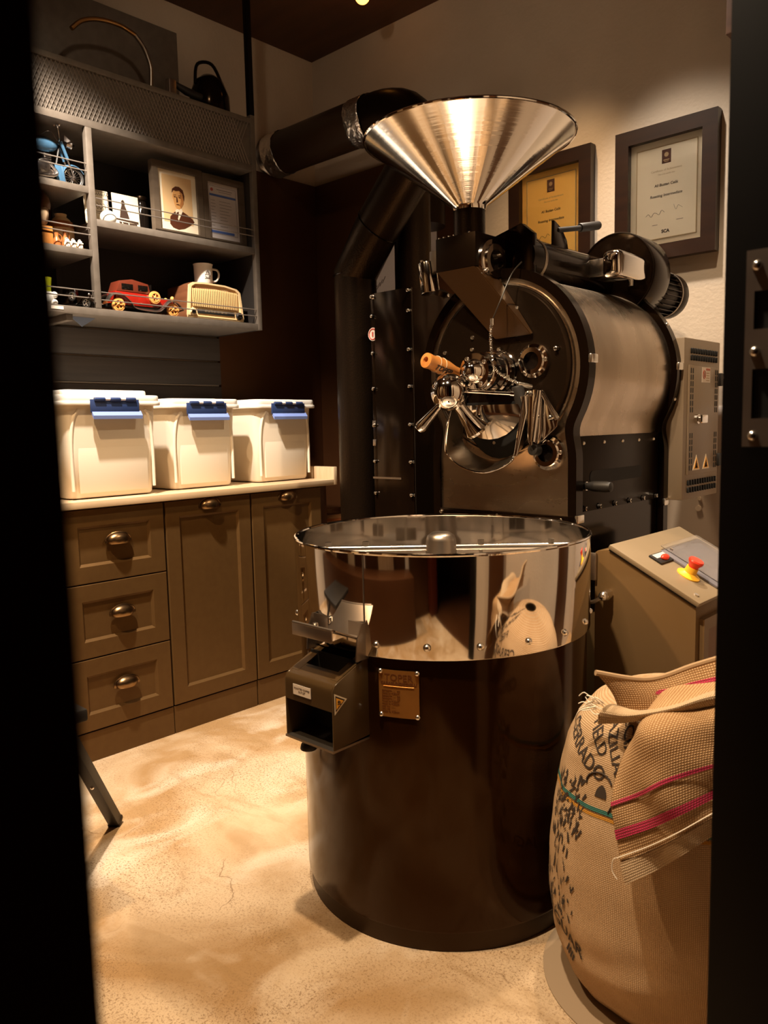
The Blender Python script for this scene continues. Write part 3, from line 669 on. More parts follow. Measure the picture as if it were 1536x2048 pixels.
# lower left compartment
t = Thing('lime_tumbler', 'lime green glass standing in a white ceramic figurine at the bottom left shelf', 'tumbler', (-2.88, 1.310, 1.6105), world=False)
t.part('figurine', G().sphere((0, 0, .03), .032, (.7, .9, .9)).sphere((.012, .022, .012), .013).sphere((.012, -.018, .012), .013).sphere((.01, .025, .04), .012), 'white')
t.part('glass', G().lathe([(.016, .05), (.022, .10), (.0205, .10), (.0145, .052), (0, .052)], n=24), 'lime')
def vintage_car(name, loc, label, body, roof, wh, L=.36, group=None, rz=0):
    t = Thing(name, label, 'model car', loc, (0, 0, rz), world=False, group=group); s = L/.36; W = .045*s
    zc = .020*s
    t.part('chassis', G().box((-W*.7, -.15*s, .020*s), (W*.7, .155*s, .032*s), .002), 'rubber')
    t.part('hood', G().prism([(.03*s, .032*s), (.135*s, .032*s), (.135*s, .068*s), (.03*s, .075*s)], -W*.55, W*.55, 'X', bev=.004*s), body)
    t.part('cabin', G().prism([(-.125*s, .030*s), (.035*s, .030*s), (.035*s, .078*s), (-.125*s, .080*s)], -W*.82, W*.82, 'X', bev=.004*s), body)
    c = t.part('roof', G().prism([(-.12*s, .080*s), (.028*s, .080*s), (.018*s, .118*s), (-.05*s, .130*s), (-.105*s, .120*s)], -W*.80, W*.80, 'X', bev=.004*s), roof)
    for y0, y1 in ((-.028, .014), (-.098, -.050)): t.part('window', G().box((W*.795, y0*s, .088*s), (W*.815, y1*s, .110*s), .001), 'dark_glass', c)
    t.part('windscreen', G().box((-W*.7, .030*s, .078*s), (W*.7, .034*s, .118*s), .001, T=Matrix.Rotation(0, 4, 'X')), 'dark_glass')
    t.part('door', G().box((W*.82, -.03*s, .036*s), (W*.845, .022*s, .076*s), .001), body)
    for sx in (1, -1):
        x = sx*W*.92
        fp = smooth_path([(x, -.165*s, .042*s), (x, -.145*s, .068*s), (x, -.105*s, .074*s), (x, -.068*s, .050*s), (x, -.045*s, .026*s), (x, .045*s, .022*s), (x, .075*s, .038*s), (x, .105*s, .064*s), (x, .14*s, .062*s), (x, .165*s, .038*s)], 5)
        P = [[(p.x+sx*(-.012+.008*k)*s, p.y, p.z-.002*k*k*s*.5) for k in range(4)] for p in fp]
        t.part('fender', G().grid(P, .002*s), 'grey_steel' if body == 'car_red' else body, label='pale swooping running board and fender' if body == 'car_red' else None)
    def wh_(c, r, parent=None):
        w1 = t.part('wheel', G().lathe([(r*.72, -.006*s), (r, -.005*s), (r*1.03, 0), (r, .005*s), (r*.72, .006*s)], c, 'X', 24), 'rubber' if wh == 'moto_metal' else wh)
        g = G().lathe([(r*.62, -.004*s), (r*.75, -.004*s), (r*.75, .007*s), (r*.62, .007*s), (r*.62, -.004*s)], c, 'X', 24)
        for i in range(5):
            a = 2*PI*i/5; g.cyl(V(c)+V(.003*s, 0, 0), V(c)+V(.003*s, r*.65*math.cos(a), r*.65*math.sin(a)), r*.13, n=6)
        g.sphere(V(c)+V(.004*s, 0, 0), r*.24, (.7, 1, 1), 12, 8)
        t.part('spoked_rim', g, wh, w1)
    r = .026*s
    for sx in (1, -1):
        for yy in (-.118, .122): wh_((sx*W*.86, yy*s, r+.001), r)
    wh_((W*.98, .038*s, .068*s), .024*s)
    t.part('radiator', G().box((-W*.5, .136*s, .030*s), (W*.5, .144*s, .074*s), .003), 'moto_metal')
    for sx in (1, -1): t.part('headlamp', G().sphere((sx*W*.55, .130*s, .075*s), .009*s, (1, .8, 1), 14, 10), 'wood_wheel' if body == 'car_red' else 'moto_metal')
    t.part('bumper', G().cyl((-W, .168*s, .03*s), (W, .168*s, .03*s), .003*s, n=8), 'moto_metal')
    return t
vintage_car('model_car', (-2.895, 1.695, 1.6105), 'red vintage model car with maroon roof and golden wheels left of the radio', 'car_red', 'car_dark', 'wood_wheel', .36)
t = vintage_car('model_car', (-2.925, 1.425, 1.6105), 'black and silver vintage model car with big headlamps, left of the shelf divider', 'black_gloss', 'rubber', 'moto_metal', .24, rz=-1.05)

# radio
t = Thing('table_radio', 'old brown and cream valve radio with the mug on top', 'radio', (-2.92, 2.03, 1.6105), world=False)
Wd = .142
outl = [(-Wd, .006), (Wd, .006), (Wd+.003, .02), (Wd-.012, .130), (Wd-.03, .144), (.05, .154), (-.06, .156), (-Wd+.03, .152), (-Wd+.010, .140), (-Wd-.003, .02)]
t.part('cabinet', G().prism(outl, -.10, .055, 'X', bev=.006), 'radio_wood')
sc_ = lambda k, dz=0: [(y*k, (z-.078)*k+.078+dz) for y, z in outl]
t.part('front_bezel', G().ring(sc_(.985), sc_(.90), .055, .064, 'X'), 'radio_cream')
t.part('front_face', G().prism(sc_(.93), .052, .056, 'X'), 'radio_cream')
t.part('speaker_cloth', G().prism([(-.118, .055), (.112, .055), (.104, .128), (.0, .136), (-.104, .134)], .056, .058, 'X'), 'radio_wood')
for i in range(25):
    y = -.112+i*.0092; zt = .132-.00002*0-abs(y)*.05
    t.part('grille_bar', G().box((.057, y-.0022, .054), (.064, y+.0022, zt), .0008), 'radio_gold')
t.part('tuning_dial', G().box((.056, -.092, .027), (.061, .095, .044), .002), 'dark')
t.part('dial_scale', G().merge(text_bm('54  60  70  80  100  120  160', .0095, BX(.0613, 0, .038))), 'radio_cream')
for sy in (-1, 1):
    k = t.part('knob', G().lathe([(0.012, 0), (.0155, .004), (.0155, .012), (.012, .015), (0, .015)], (.056, sy*.118, .030), 'X', 24), 'radio_cream' if sy < 0 else 'rubber')
    t.part('knob_cap', G().lathe([(.009, 0), (.009, .003), (0, .004)], (.071, sy*.118, .030), 'X', 20), 'rubber', k)
t.part('foot', G().box((-.08, -.12, 0), (.04, -.10, .007)), 'rubber'); t.part('foot', G().box((-.08, .10, 0), (.04, .12, .007)), 'rubber')
# mug
t = Thing('coffee_mug', 'white enamel mug with a small coffee cup drawing, standing on the radio', 'mug', (-2.92, 2.015, 1.7665), world=False)
t.part('cup', G().lathe([(0, .001), (.034, .001), (.038, .006), (.0395, .078), (.042, .086), (.0405, .086), (.037, .080), (.036, .008), (0, .006)], n=36), 'white')
t.part('handle', G().tube(smooth_path([(.012, .037, .070), (.018, .060, .066), (.020, .066, .045), (.016, .055, .022), (.010, .036, .018)], 5), .0045, 10), 'white')
def onmug(y, z): a = y/.0405-.14; return (.0405*math.cos(a), .0405*math.sin(a), z)
ic = []
for pts in ([(-.010, .040), (-.0085, .030), (-.003, .026), (.004, .026), (.0085, .031), (.010, .040), (-.010, .040)], [(.009, .037), (.014, .037), (.013, .031), (.008, .031)], [(-.012, .023), (.014, .023)], [(-.004, .044), (-.007, .050), (-.003, .053), (-.004, .044)], [(.001, .047), (-.001, .055), (.003, .058), (.001, .047)], [(.005, .044), (.008, .049), (.005, .053), (.005, .044)]): ic.append(pts)
g = G()
for pts in ic: g.tube([onmug(*p) for p in pts], .0009, 5)
t.part('cup_drawing', g, 'ink')
# right bay top: pictures, egg, jar, frames
t = Thing('calligraphy_card', 'cream card with black ornate calligraphy leaning beside the shelf divider', 'card', (-2.955, 1.57, 1.9355), (0, -.10, 0), world=False)
t.part('card', G().box((0, -.052, 0), (.004, .048, .150)), 'paper')
g = G(); random.seed(3)
for i in range(12):
    y = -.046+i*.008; g.tube(smooth_path([(.0045, y, .138+.004*math.sin(i*2)), (.0045, y+.004, .130), (.0045, y+.008, .139)], 3), .0007, 5)
for i in range(7):
    y = -.044+i*.013; g.tube(smooth_path([(.0045, y, .088), (.0045, y+.006, .075+random.uniform(-.006, .006)), (.0045, y+.012, .092), (.0045, y+.004, .100)], 3), .0008, 5)
g.tube(smooth_path([(.0045, -.03, .072), (.0045, 0, .066), (.0045, .04, .074)], 4), .0009, 5)
for z in (.060, .145): g.tube([(.0045, -.05, z), (.0045, .046, z)], .0008, 5)
g.tube([(.0045, .0455, .06), (.0045, .0455, .145)], .0014, 5)
t.part('calligraphy', g, 'ink')
t = Thing('photo_card', 'cream picture card with a dark standing man and draped black and white cloth', 'card', (-2.945, 1.685, 1.9355), (0, -.08, 0), world=False)
t.part('card', G().box((0, -.056, 0), (.004, .056, .148)), 'paper')
t.part('figure_print', G().prism([(-.03, .055), (-.025, .085), (-.018, .105), (-.018, .122), (-.010, .128), (-.004, .120), (-.004, .105), (.004, .085), (.012, .055)], .004, .0045, 'X'), 'ink')
t.part('table_print', G().prism([(-.054, .052), (.050, .050), (.050, .040), (-.054, .046)], .0041, .0047, 'X'), 'ink')
g = G()
for i, (y, w_) in enumerate([(-.02, .006), (-.006, .004), (.006, .009), (.022, .005), (.034, .008), (.046, .004)]): g.prism([(y-w_/2, .002), (y+w_/2, .002), (y+w_/2-.006, .040), (y-w_/2-.012, .040)], .0042, .0048, 'X')
t.part('cloth_print', g, 'ink')
single('white_egg', G().sphere((0, 0, .028), .028, (1, 1.12, 1)), 'white', 'glossy white ball in front of the calligraphy card', 'ball', (-2.885, 1.572, 1.9355), world=False)
t = Thing('glass_jar', 'dark glass jar between the picture card and the portrait frame', 'jar', (-2.97, 1.765, 1.9355), world=False)
t.part('jar', G().lathe([(0, 0), (.028, 0), (.030, .01), (.030, .11), (.022, .125), (.022, .14), (0, .14)], n=24), 'dark_glass')
t.part('lid', G().cyl((0, 0, .140), (0, 0, .158), .025, bev=.002), 'black')
def stand_frame(name, label, y0, y1, z1, x=-2.868):
    h = z1-1.9355; yc = (y0+y1)/2; hw = (y1-y0)/2
    t = Thing(name, label, 'picture frame', (x-.012, yc, 1.9355), (0, -.03, 0), world=False)
    o = [(-hw, 0), (hw, 0), (hw, h), (-hw, h)]; b_ = .026; i_ = [(-hw+b_, b_), (hw-b_, b_), (hw-b_, h-b_), (-hw+b_, h-b_)]
    t.part('frame', G().ring(o, i_, -.022, .006, 'X'), 'frame_grey')
    t.part('easel_leg', G().box((-.10, -.012, 0.004), (-.020, .012, .010), .001), 'rubber')
    return t, hw-b_, b_, h-b_
t, hw, z0, z1 = stand_frame('portrait_frame', 'grey frame holding a sepia portrait of a man in dark suit and tie', 1.770, 2.004, 2.226)
t.part('mat_board', G().box((-.01, -hw, z0), (-.006, hw, z1)), 'paper')
t.part('photo', G().box((-.006, -hw+.022, z0+.035), (-.0052, hw-.022, z1-.018)), 'sepia_bg')
def PS(pts): return [(y*1.30+.004, (z-.115)*1.30+.125) for y, z in pts]
t.part('jacket', G().prism(PS([(-.036, .060), (-.034, .082), (-.018, .098), (.002, .108), (.026, .098), (.048, .086), (.054, .078), (.040, .066), (.016, .052), (-.006, .046), (-.026, .050)]), -.0052, -.0048, 'X'), 'sepia_dark')
t.part('shirt', G().prism(PS([(-.014, .104), (.006, .116), (.012, .104), (-.004, .074), (-.012, .086)]), -.0048, -.0044, 'X'), 'paper')
t.part('tie', G().prism(PS([(-.010, .098), (-.002, .101), (-.004, .090), (-.012, .062), (-.018, .070)]), -.0044, -.0040, 'X'), 'sepia_dark')
hd = [(-.002+.0205*math.cos(a*PI/12)*(.84 if math.sin(a*PI/12) < 0 else 1), .142+(.034 if math.sin(a*PI/12) < 0 else .030)*math.sin(a*PI/12)) for a in range(24)]
t.part('face', G().prism(PS(hd), -.0046, -.0042, 'X'), 'sepia_skin')
t.part('face_shade', G().prism(PS([(.004, .168), (.018, .150), (.017, .128), (.006, .112), (.002, .120), (.008, .135)]), -.0042, -.0040, 'X'), 'sepia_mid')
t.part('hair', G().prism(PS([(-.024, .156), (-.022, .168), (-.010, .177), (.004, .178), (.017, .170), (.0215, .152), (.019, .136), (.0165, .146), (.014, .158), (.004, .166), (-.010, .163), (-.018, .165)]), -.0040, -.0036, 'X'), 'sepia_dark')
g = G()
for y in (-.013, .004): g.prism(PS([(y-.0055, .1490), (y+.0045, .1505), (y+.0045, .1520), (y-.0055, .1505)]), -.0040, -.0035, 'X'); g.prism(PS([(y-.004, .1435), (y+.003, .1435), (y+.003, .1465), (y-.004, .1465)]), -.0040, -.0035, 'X')
g.prism(PS([(-.008, .146), (-.005, .146), (-.003, .130), (-.009, .128)]), -.0040, -.0037, 'X'); g.prism(PS([(-.010, .121), (.002, .121), (.001, .1235), (-.009, .1235)]), -.0040, -.0035, 'X')
t.part('features', g, 'sepia_dark')
t, hw, z0, z1 = stand_frame('certificate_frame', 'grey frame with a blue-barred printed certificate, right of the portrait', 2.006, 2.220, 2.222)
t.part('document', G().box((-.01, -hw+.002, z0-.006), (-.006, hw-.002, z1)), 'cert_paper')
g = G().ring([(-hw+.012, z0+.022), (hw-.012, z0+.022), (hw-.012, z1-.014), (-hw+.012, z1-.014)], [(-hw+.0135, z0+.0235), (hw-.0135, z0+.0235), (hw-.0135, z1-.0155), (-hw+.0135, z1-.0155)], -.006, -.0055, 'X')
random.seed(5)
for i in range(9):
    z = z1-.075-i*.013; g.box((-.006, -hw+.018, z), (-.0055, -hw+.018+random.uniform(.015, .025), z+.002)); g.box((-.006, -hw+.062, z), (-.0055, -hw+.062+random.uniform(.03, .065), z+.002))
g.box((-.006, -.03, z1-.028), (-.0055, .05, z1-.025)); g.box((-.006, -.02, z1-.036), (-.0055, .045, z1-.034))
t.part('printed_text', g, 'cert_grey')
t.part('blue_bar', G().box((-.006, -hw+.014, z1-.056), (-.0052, hw-.014, z1-.047)), 'cert_blue'); t.part('blue_bar', G().box((-.006, -hw+.014, z0+.026), (-.0052, hw-.03, z0+.036)), 'cert_blue')
t.part('seal', G().cyl((-.006, -hw+.026, z1-.030), (-.0052, -hw+.026, z1-.030), .007, n=18), mat('seal_red', (.35, .06, .04), .5))
# ================================================================== COFFEE ROASTER
CX, CZ = -1.34, 1.303
def keyhole(R, hw, zb, n=26):
    """outline in (x,z): drum circle running through S-curves into a narrower body"""
    a_end = -.50
    right = [(CX+R*math.cos(a), CZ+R*math.sin(a)) for a in [PI/2-(PI/2-a_end)*i/n for i in range(n+1)]]
    p0 = V(right[-1][0], right[-1][1], 0); t0 = V(math.sin(a_end), -math.cos(a_end), 0)
    p3 = V(CX+hw, CZ-.255, 0); t3 = V(0, -1, 0)
    L_ = (p3-p0).length*.45
    for i in range(1, 9):
        t_ = i/8; q = (1-t_)**3*p0+3*(1-t_)**2*t_*(p0+t0*L_)+3*(1-t_)*t_*t_*(p3-t3*L_)+t_**3*p3; right.append((q.x, q.y))
    right.append((CX+hw, zb))
    left = [(2*CX-x, z) for x, z in right[1:]][::-1]
    return right+left
t = Thing('coffee_roaster', 'large black and steel drum coffee roaster behind the cooling bin', 'coffee roaster', (CX, 2.22, 0))
RO = t; HW = .232
out_s = keyhole(.272, HW, 1.106)
t.part('drum_casing', G().prism(out_s, 1.966, 2.49, 'Y'), 'steel_side', ang=50)
t.part('side_panel', G().box((CX-HW, 1.966, .60), (CX+HW, 2.49, 1.106)), 'black_gloss')
t.part('side_panel_cover', G().box((CX+HW, 1.972, .898), (CX+HW+.003, 2.485, 1.112), .001), 'black')
t.part('air_slot', G().prism(rrect(2.035, .975, 2.365, 1.012, .017, 5), CX+HW+.003, CX+HW+.0045, 'X'), 'dark')
ko, ki = keyhole(.289, HW+.020, .868), keyhole(.262, HW-.006, .868)
t.part('front_trim', G().ring(ko, ki, 1.930, 1.966, 'Y'), 'black_gloss', ang=50)
t.part('rear_trim', G().ring(keyhole(.292, HW+.022, .60), keyhole(.262, HW-.006, .60), 2.49, 2.522, 'Y'), 'black_gloss', ang=50)
t.part('rear_plate', G().prism(keyhole(.268, HW, .60), 2.485, 2.505, 'Y'), 'black')
t.part('front_plate', G().prism(keyhole(.263, HW-.004, .868), 1.938, 1.966, 'Y'), 'steel', ang=50)
fd = t.part('face_disc', G().lathe([(0, .014), (.226, .014), (.233, .008), (.235, 0)], (CX, 1.938, CZ+.008), 'Y', 72), 'disc')
t.part('disc_rim', G().lathe([(.2355, -.001), (.239, .006), (.244, .006), (.247, -.001)], (CX, 1.938, CZ+.004), 'Y', 72), 'steel_side')
for x, z in ((-1.429, 1.406), (-1.273, 1.474), (-1.273, 1.400), (-1.534, 1.369), (-1.431, 1.371), (-1.198, 1.166), (-1.352, 1.096)):
    t.inst('bolt', bolt_me, zto((x, 1.924, z), (0, -1, 0)))
t.inst('cap_screw', cap_me, zto((-1.144, 1.924, 1.352), (0, -1, 0)))
# trim clips
for x, y, z in ((CX+.290, 1.948, 1.320), (CX+HW+.020, 1.948, .884), (CX+.293, 2.506, 1.320), (CX+HW+.022, 2.506, .886)):
    t.part('trim_clip', G().box((x-.004, y-.019, z-.012), (x+.006, y+.019, z+.012), .003), 'bolt')
for a, y in ((.55, 2.506), (.95, 2.506), (-.3, 2.506)): t.inst('screw', dome_me, zto((CX+.292*math.cos(a), y, CZ+.292*math.sin(a)), (math.cos(a), 0, math.sin(a))))
for y in (2.00, 2.12, 2.235, 2.345, 2.45): t.inst('screw', dome_me, zto((CX+HW+.003, y, 1.092), (1, 0, 0)))
for y in (2.00, 2.085, 2.18, 2.275, 2.37, 2.462): t.inst('cap_screw', cap_me, zto((CX+HW+.003, y, .908), (1, 0, 0)))
# lower body / stand
t.part('base_body', G().box((CX-HW, 1.99, .02), (CX+HW, 2.485, .598), .003), 'console')
t.part('base_rail', G().box((CX-HW-.01, 1.97, 0.001), (CX+HW+.01, 2.50, .02), .003), 'black')
# ribbed strip with three screws
g = G().box((CX-HW+.004, 1.930, .868), (CX+HW-.004, 1.938, .892), .002)
for i in range(5): g.box((CX-HW+.02, 1.928, .871+i*.0036), (CX+HW-.02, 1.931, .873+i*.0036))
t.part('ribbed_strip', g, 'black_gloss')
for x in (-1.562, -1.350, -1.135): t.inst('bolt', bolt_me, zto((x, 1.930, .880), (0, -1, 0)))
# sight windows
def sight(x, y, z, r, name='sight_glass', nrm='Y', notch=True):
    s = t.part(name, G().lathe([(0, .004), (r*.50, .004), (r*.52, .022), (r*.78, .022), (r*.80, .013), (r, .011), (r*1.02, 0), (0, 0)], (x, y, z), nrm, 48), 'chrome')
    t.part('glass', G().lathe([(0, .007), (r*.51, .007)], (x, y, z), nrm, 32), 'dark_glass', s)
    for a in (0.05, PI+.05):
        if nrm == 'Y': t.inst('screw', bolt_me, zto((x+r*.88*math.cos(a), y-.012, z+r*.88*math.sin(a)), (0, -1, 0)), s)
        else: t.inst('screw', bolt_me, zto((x+.012, y+r*.88*math.cos(a+.6), z+r*.88*math.sin(a+.6)), (1, 0, 0)), s)
sight(-1.215, 1.924, 1.323, .047)
sight(-1.177, 1.938, 1.067, .048)
# hub: stepped polished cylinders along -Y
hx, hz = -1.332, 1.298
t.part('bearing_flange', G().lathe([(0, .0), (.064, .0), (.064, .010), (.060, .013), (.060, .03), (.062, .032), (.062, .042), (.057, .045), (.057, .055), (0, .055)], (hx, 1.924, hz), 'Y', 48), 'chrome')
t.part('bearing_housing', G().lathe([(0, .055), (.050, .055), (.050, .078), (.053, .080), (.053, .090), (.046, .093), (.046, .108), (.050, .110), (.050, .120), (.0, .120)], (hx, 1.924, hz), 'Y', 48), 'chrome')
t.part('bearing_cap', G().lathe([(.0495, .120), (.0495, .126), (.034, .127), (.032, .134), (.026, .150), (.014, .160), (0, .163)], (hx, 1.924, hz), 'Y', 48), 'chrome')
for k in range(4):
    a = .6+k*PI/2; t.inst('bolt', bolt_me, zto((hx+.042*math.cos(a), 1.924-.126, hz+.042*math.sin(a)), (0, -1, 0)))
for k in range(5):
    a = .3+k*2*PI/5; t.inst('bolt', bolt_me, zto((hx+.066*math.cos(a), 1.918, hz+.066*math.sin(a)), (0, -1, 0)))
# sampling trier with wooden handle
tr0, tr1 = V(-1.432, 1.915, 1.290), V(-1.4500, 1.73, 1.334)
D = (tr1-tr0); DL = D.length; Tm = zto(tr0, D)
sm = t.part('sampler', G().lathe([(0, 0), (.017, 0), (.017, .02), (.013, .03), (.0125, .05), (0, .05)], n=24, T=Tm), 'chrome')
hd = t.part('sampler_handle', G().lathe([(0, .045), (.013, .045), (.0145, .06), (.0155, .075), (.0215, .105), (.0235, .135), (.0215, .160), (.0205, .172), (.0225, .182), (.0215, .1895), (.010, .191), (.009, .180), (0, .180)], n=32, T=Tm), 'wood_handle', sm)
for zz_ in (.128, .150): t.part('turned_groove', G().tube([Tm @ V(.0236*math.cos(a*PI/16), .0236*math.sin(a*PI/16), zz_) for a in range(32)], .0006, 5, closed=True), 'paper', hd)
# lettering around the handle, facing camera/right side
bt = text_bm('TOPER', .022, None, .0006, bold=.0006, shear=.2)
bmesh.ops.subdivide_edges(bt, edges=bt.edges[:], cuts=0) if False else None
ax_z = D.normalized(); side = V(.42, -.80, -.22); side = (side-ax_z*side.dot(ax_z)).normalized(); tang = ax_z.cross(side)
for v in bt.verts:
    along = .132-v.co.x; ang_ = v.co.y/.0235; rr = .0241+v.co.z
    rad_ = side*math.cos(ang_)+(-tang if tang.z < 0 else tang)*math.sin(ang_)
    v.co = tr0+ax_z*along+rad_*rr
t.part('handle_lettering', G().merge(bt), 'ink', hd)
# spring-wrapped thermocouple cable
cab = smooth_path([(-1.262, 1.93, 1.60), (-1.262, 1.88, 1.56), (-1.275, 1.845, 1.488), (-1.298, 1.838, 1.437)], 6)
t.part('probe_cable', G().tube(cab, .0020, 8), 'pvc')
sp = smooth_path([(-1.298, 1.838, 1.437), (-1.303, 1.838, 1.40), (-1.301, 1.838, 1.356), (-1.287, 1.835, 1.307), (-1.266, 1.842, 1.283), (-1.228, 1.87, 1.258)], 10)
co = []; NT = 44
import itertools
cum = [0]
for a, b in zip(sp, sp[1:]): cum.append(cum[-1]+(b-a).length)
for i in range(NT*8+1):
    s_ = cum[-1]*i/(NT*8)
    k = max(j for j in range(len(cum)) if cum[j] <= s_+1e-9); k = min(k, len(sp)-2); f = (s_-cum[k])/(cum[k+1]-cum[k])
    p = sp[k].lerp(sp[k+1], f); d = (sp[k+1]-sp[k]).normalized(); u = d.orthogonal().normalized() if False else d.cross(V(0, 1, 0)).normalized(); v_ = d.cross(u); a = 2*PI*i/8
    co.append(p+(u*math.cos(a)+v_*math.sin(a))*.0036)
t.part('probe_spring', G().tube(co, .0014, 5), 'bolt')
t.part('probe_fitting', G().cyl(sp[0]+V(0, 0, .004), sp[0]-V(0, 0, .014), .006, n=12).cyl((-1.234, 1.866, 1.259), (-1.215, 1.905, 1.252), .007, n=12), 'bolt')
# discharge door, ball counterweight, lever
bc = V(-1.395, 1.765, 1.243)
ball = t.part('counterweight_ball', G().sphere(bc, .0525, u=40, v=28), 'chrome')
t.part('ball_leg', G().lathe([(.018, 0), (.017, .03), (.020, .055), (.030, .088), (.035, .098), (.031, .106), (0, .108)], n=32, T=zto(bc+V(.012, .02, -.03), V(.035, .055, -.085))), 'chrome')
t.part('ball_lever', G().lathe([(0, 0), (.009, 0), (.011, .02), (.0165, .070), (.0175, .084), (.013, .093), (0, .095)], n=24, T=zto(bc+V(-.018, -.020, -.036), V(-.048, -.020, -.054))), 'chrome', label='tapered lever pointing down to the left')
t.part('hinge_rod', G().cyl((-1.37, 1.80, 1.245), (-1.236, 1.875, 1.232), .0055, n=12).cyl((-1.255, 1.862, 1.234), (-1.225, 1.88, 1.231), .008, n=12), 'chrome')
t.part('rubber_bush', G().cyl((-1.240, 1.872, 1.255), (-1.225, 1.892, 1.16), .017, n=16, bev=.004), 'rubber')
# door: dark bowl with curved face
P = []
for i in range(13):
    a = PI+PI*i/12; row = []
    for k in range(6):
        rr = .116*(k/5)
        row.append((-1.335+rr*math.cos(a)*.98, 1.875-.035*math.cos(PI/2*k/5), 1.205+rr*math.sin(a)*.83))
    P.append(row)
t.part('discharge_door', G().grid(P, .004), 'steel_polish')
t.part('door_mouth', G().prism([(-1.335+.125*math.cos(PI+PI*i/16), 1.215+.165*math.sin(PI+PI*i/16)) for i in range(17)], 1.920, 1.9235, 'Y'), 'dark')
# guard visor around the opening
vis = [(-1.462, 1.205), (-1.478, 1.150), (-1.487, 1.090), (-1.480, 1.062), (-1.445, 1.035), (-1.40, 1.018), (-1.35, 1.012), (-1.30, 1.022), (-1.262, 1.040), (-1.243, 1.060), (-1.232, 1.110), (-1.222, 1.165), (-1.212, 1.222)]
vp = [p for p in smooth_path([(x, 0, z) for x, z in vis], 4)]
P = [[(p.x*(1-.0*k)+(CX-p.x)*.05*(1-k), 1.862+.062*k, p.z+.022*(1-k)*0+.012*k) for k in (0, .33, .66, 1)] for p in vp]
P = [[(CX+(p.x-CX)*(1.0-.10*k), 1.862+.062*k, p.z+.030*k) for k in (0, .33, .66, 1)] for p in vp]
t.part('chute_visor', G().grid(P, .0025), 'steel')
t.part('visor_edge', G().tube([(p.x, 1.861, p.z) for p in vp], .003, 8), 'chrome')
# right bracket
t.part('hinge_bracket', G().prism([(-1.213, 1.235), (-1.180, 1.243), (-1.128, 1.165), (-1.135, 1.140), (-1.195, 1.090), (-1.207, 1.12)], 1.905, 1.912, 'Y', bev=.002).prism([(-1.212, 1.237), (-1.180, 1.243), (-1.196, 1.09), (-1.206, 1.10)], 1.870, 1.905, 'Y', bev=.003), 'chrome')
t.part('hinge_arm', G().tube([(-1.215, 1.868, 1.225), (-1.212, 1.870, 1.18), (-1.232, 1.868, 1.10), (-1.240, 1.865, 1.062)], [.011, .008, .005, .004], 12), 'chrome')
t.part('bracket_lever', G().cyl((-1.182, 1.893, 1.240), (-1.195, 1.880, 1.10), .009, .011, n=16).cyl((-1.178, 1.900, 1.232), (-1.132, 1.900, 1.160), .005, n=10), 'chrome')
t.inst('bolt', cap_me, zto((-1.150, 1.905, 1.165), (0, -1, 0))); t.inst('bolt', cap_me, zto((-1.198, 1.868, 1.232), (0, -1, 0)))
t.part('rubber_stop', G().cyl((-1.20, 1.915, 1.075), (-1.20, 1.885, 1.078), .016, n=16, bev=.003), 'rubber')
# side handle
t.part('side_handle', G().lathe([(0, 0), (.008, 0), (.010, .012), (.0145, .03), (.0155, .07), (.0135, .084), (.006, .087), (0, .087)], (CX+HW+.003, 2.0, .972), 'X', 24), 'rubber')
t.part('handle_ferrule', G().cyl((CX+HW, 2.0, .972), (CX+HW+.014, 2.0, .972), .0125, n=20), 'bolt')
# hopper, neck, feed box and chute
FXc, FYc = -1.404, 1.88
hp = t.part('hopper', G().lathe([(.046, 1.755), (.050, 1.768), (.293, 1.948), (.296, 1.951), (.292, 1.952), (.050, 1.774), (.043, 1.77), (.043, 1.755)], (FXc, FYc, 0), n=96), 'funnel')
t.part('hopper_rim', G().tube(torus_pts((FXc, FYc, 1.951), .2955, n=96), .0042, 8, closed=True), 'chrome', hp)
t.part('hopper_neck', G().lathe([(0, 1.685), (.045, 1.685), (.045, 1.764), (.040, 1.766)], (FXc, FYc, 0), n=40), 'black_hammer')
t.part('feed_box', G().box((-1.494, 1.836, 1.592), (-1.352, 1.985, 1.686), .002).prism([(1.845, 1.592), (1.985, 1.592), (1.985, 1.545), (1.90, 1.545)], -1.40, -1.353, 'X'), 'black')
g = G()
for k in range(7): g.cyl((-1.485+k*.018, 1.842, 1.686), (-1.485+k*.018, 1.842, 1.6895), .003, n=8)
t.part('edge_rivets', g, 'bolt', kind='stuff')
P0 = [(-1.494, 1.836, 1.594), (-1.356, 1.836, 1.594), (-1.218, 1.910, 1.395), (-1.340, 1.910, 1.392)]
P1 = [(-1.494, 1.93, 1.594), (-1.356, 1.93, 1.594), (-1.218, 1.922, 1.400), (-1.340, 1.922, 1.397)]
b = bmesh.new(); A = [b.verts.new(p) for p in P0]; B = [b.verts.new(p) for p in P1]
b.faces.new(A); b.faces.new(B[::-1])
for i in range(4): b.faces.new((A[i], B[i], B[(i+1) % 4], A[(i+1) % 4]))
bmesh.ops.recalc_face_normals(b, faces=b.faces[:]); bmesh.ops.bevel(b, geom=b.edges[:], offset=.0025, segments=2, affect='EDGES')
t.part('feed_chute', G().merge(b), mat('dark_brown_gloss_enamel', (0.032, 0.014, 0.0045), .26, spec=.35))
sight(-1.352, 1.908, 1.611, .060, nrm='X')
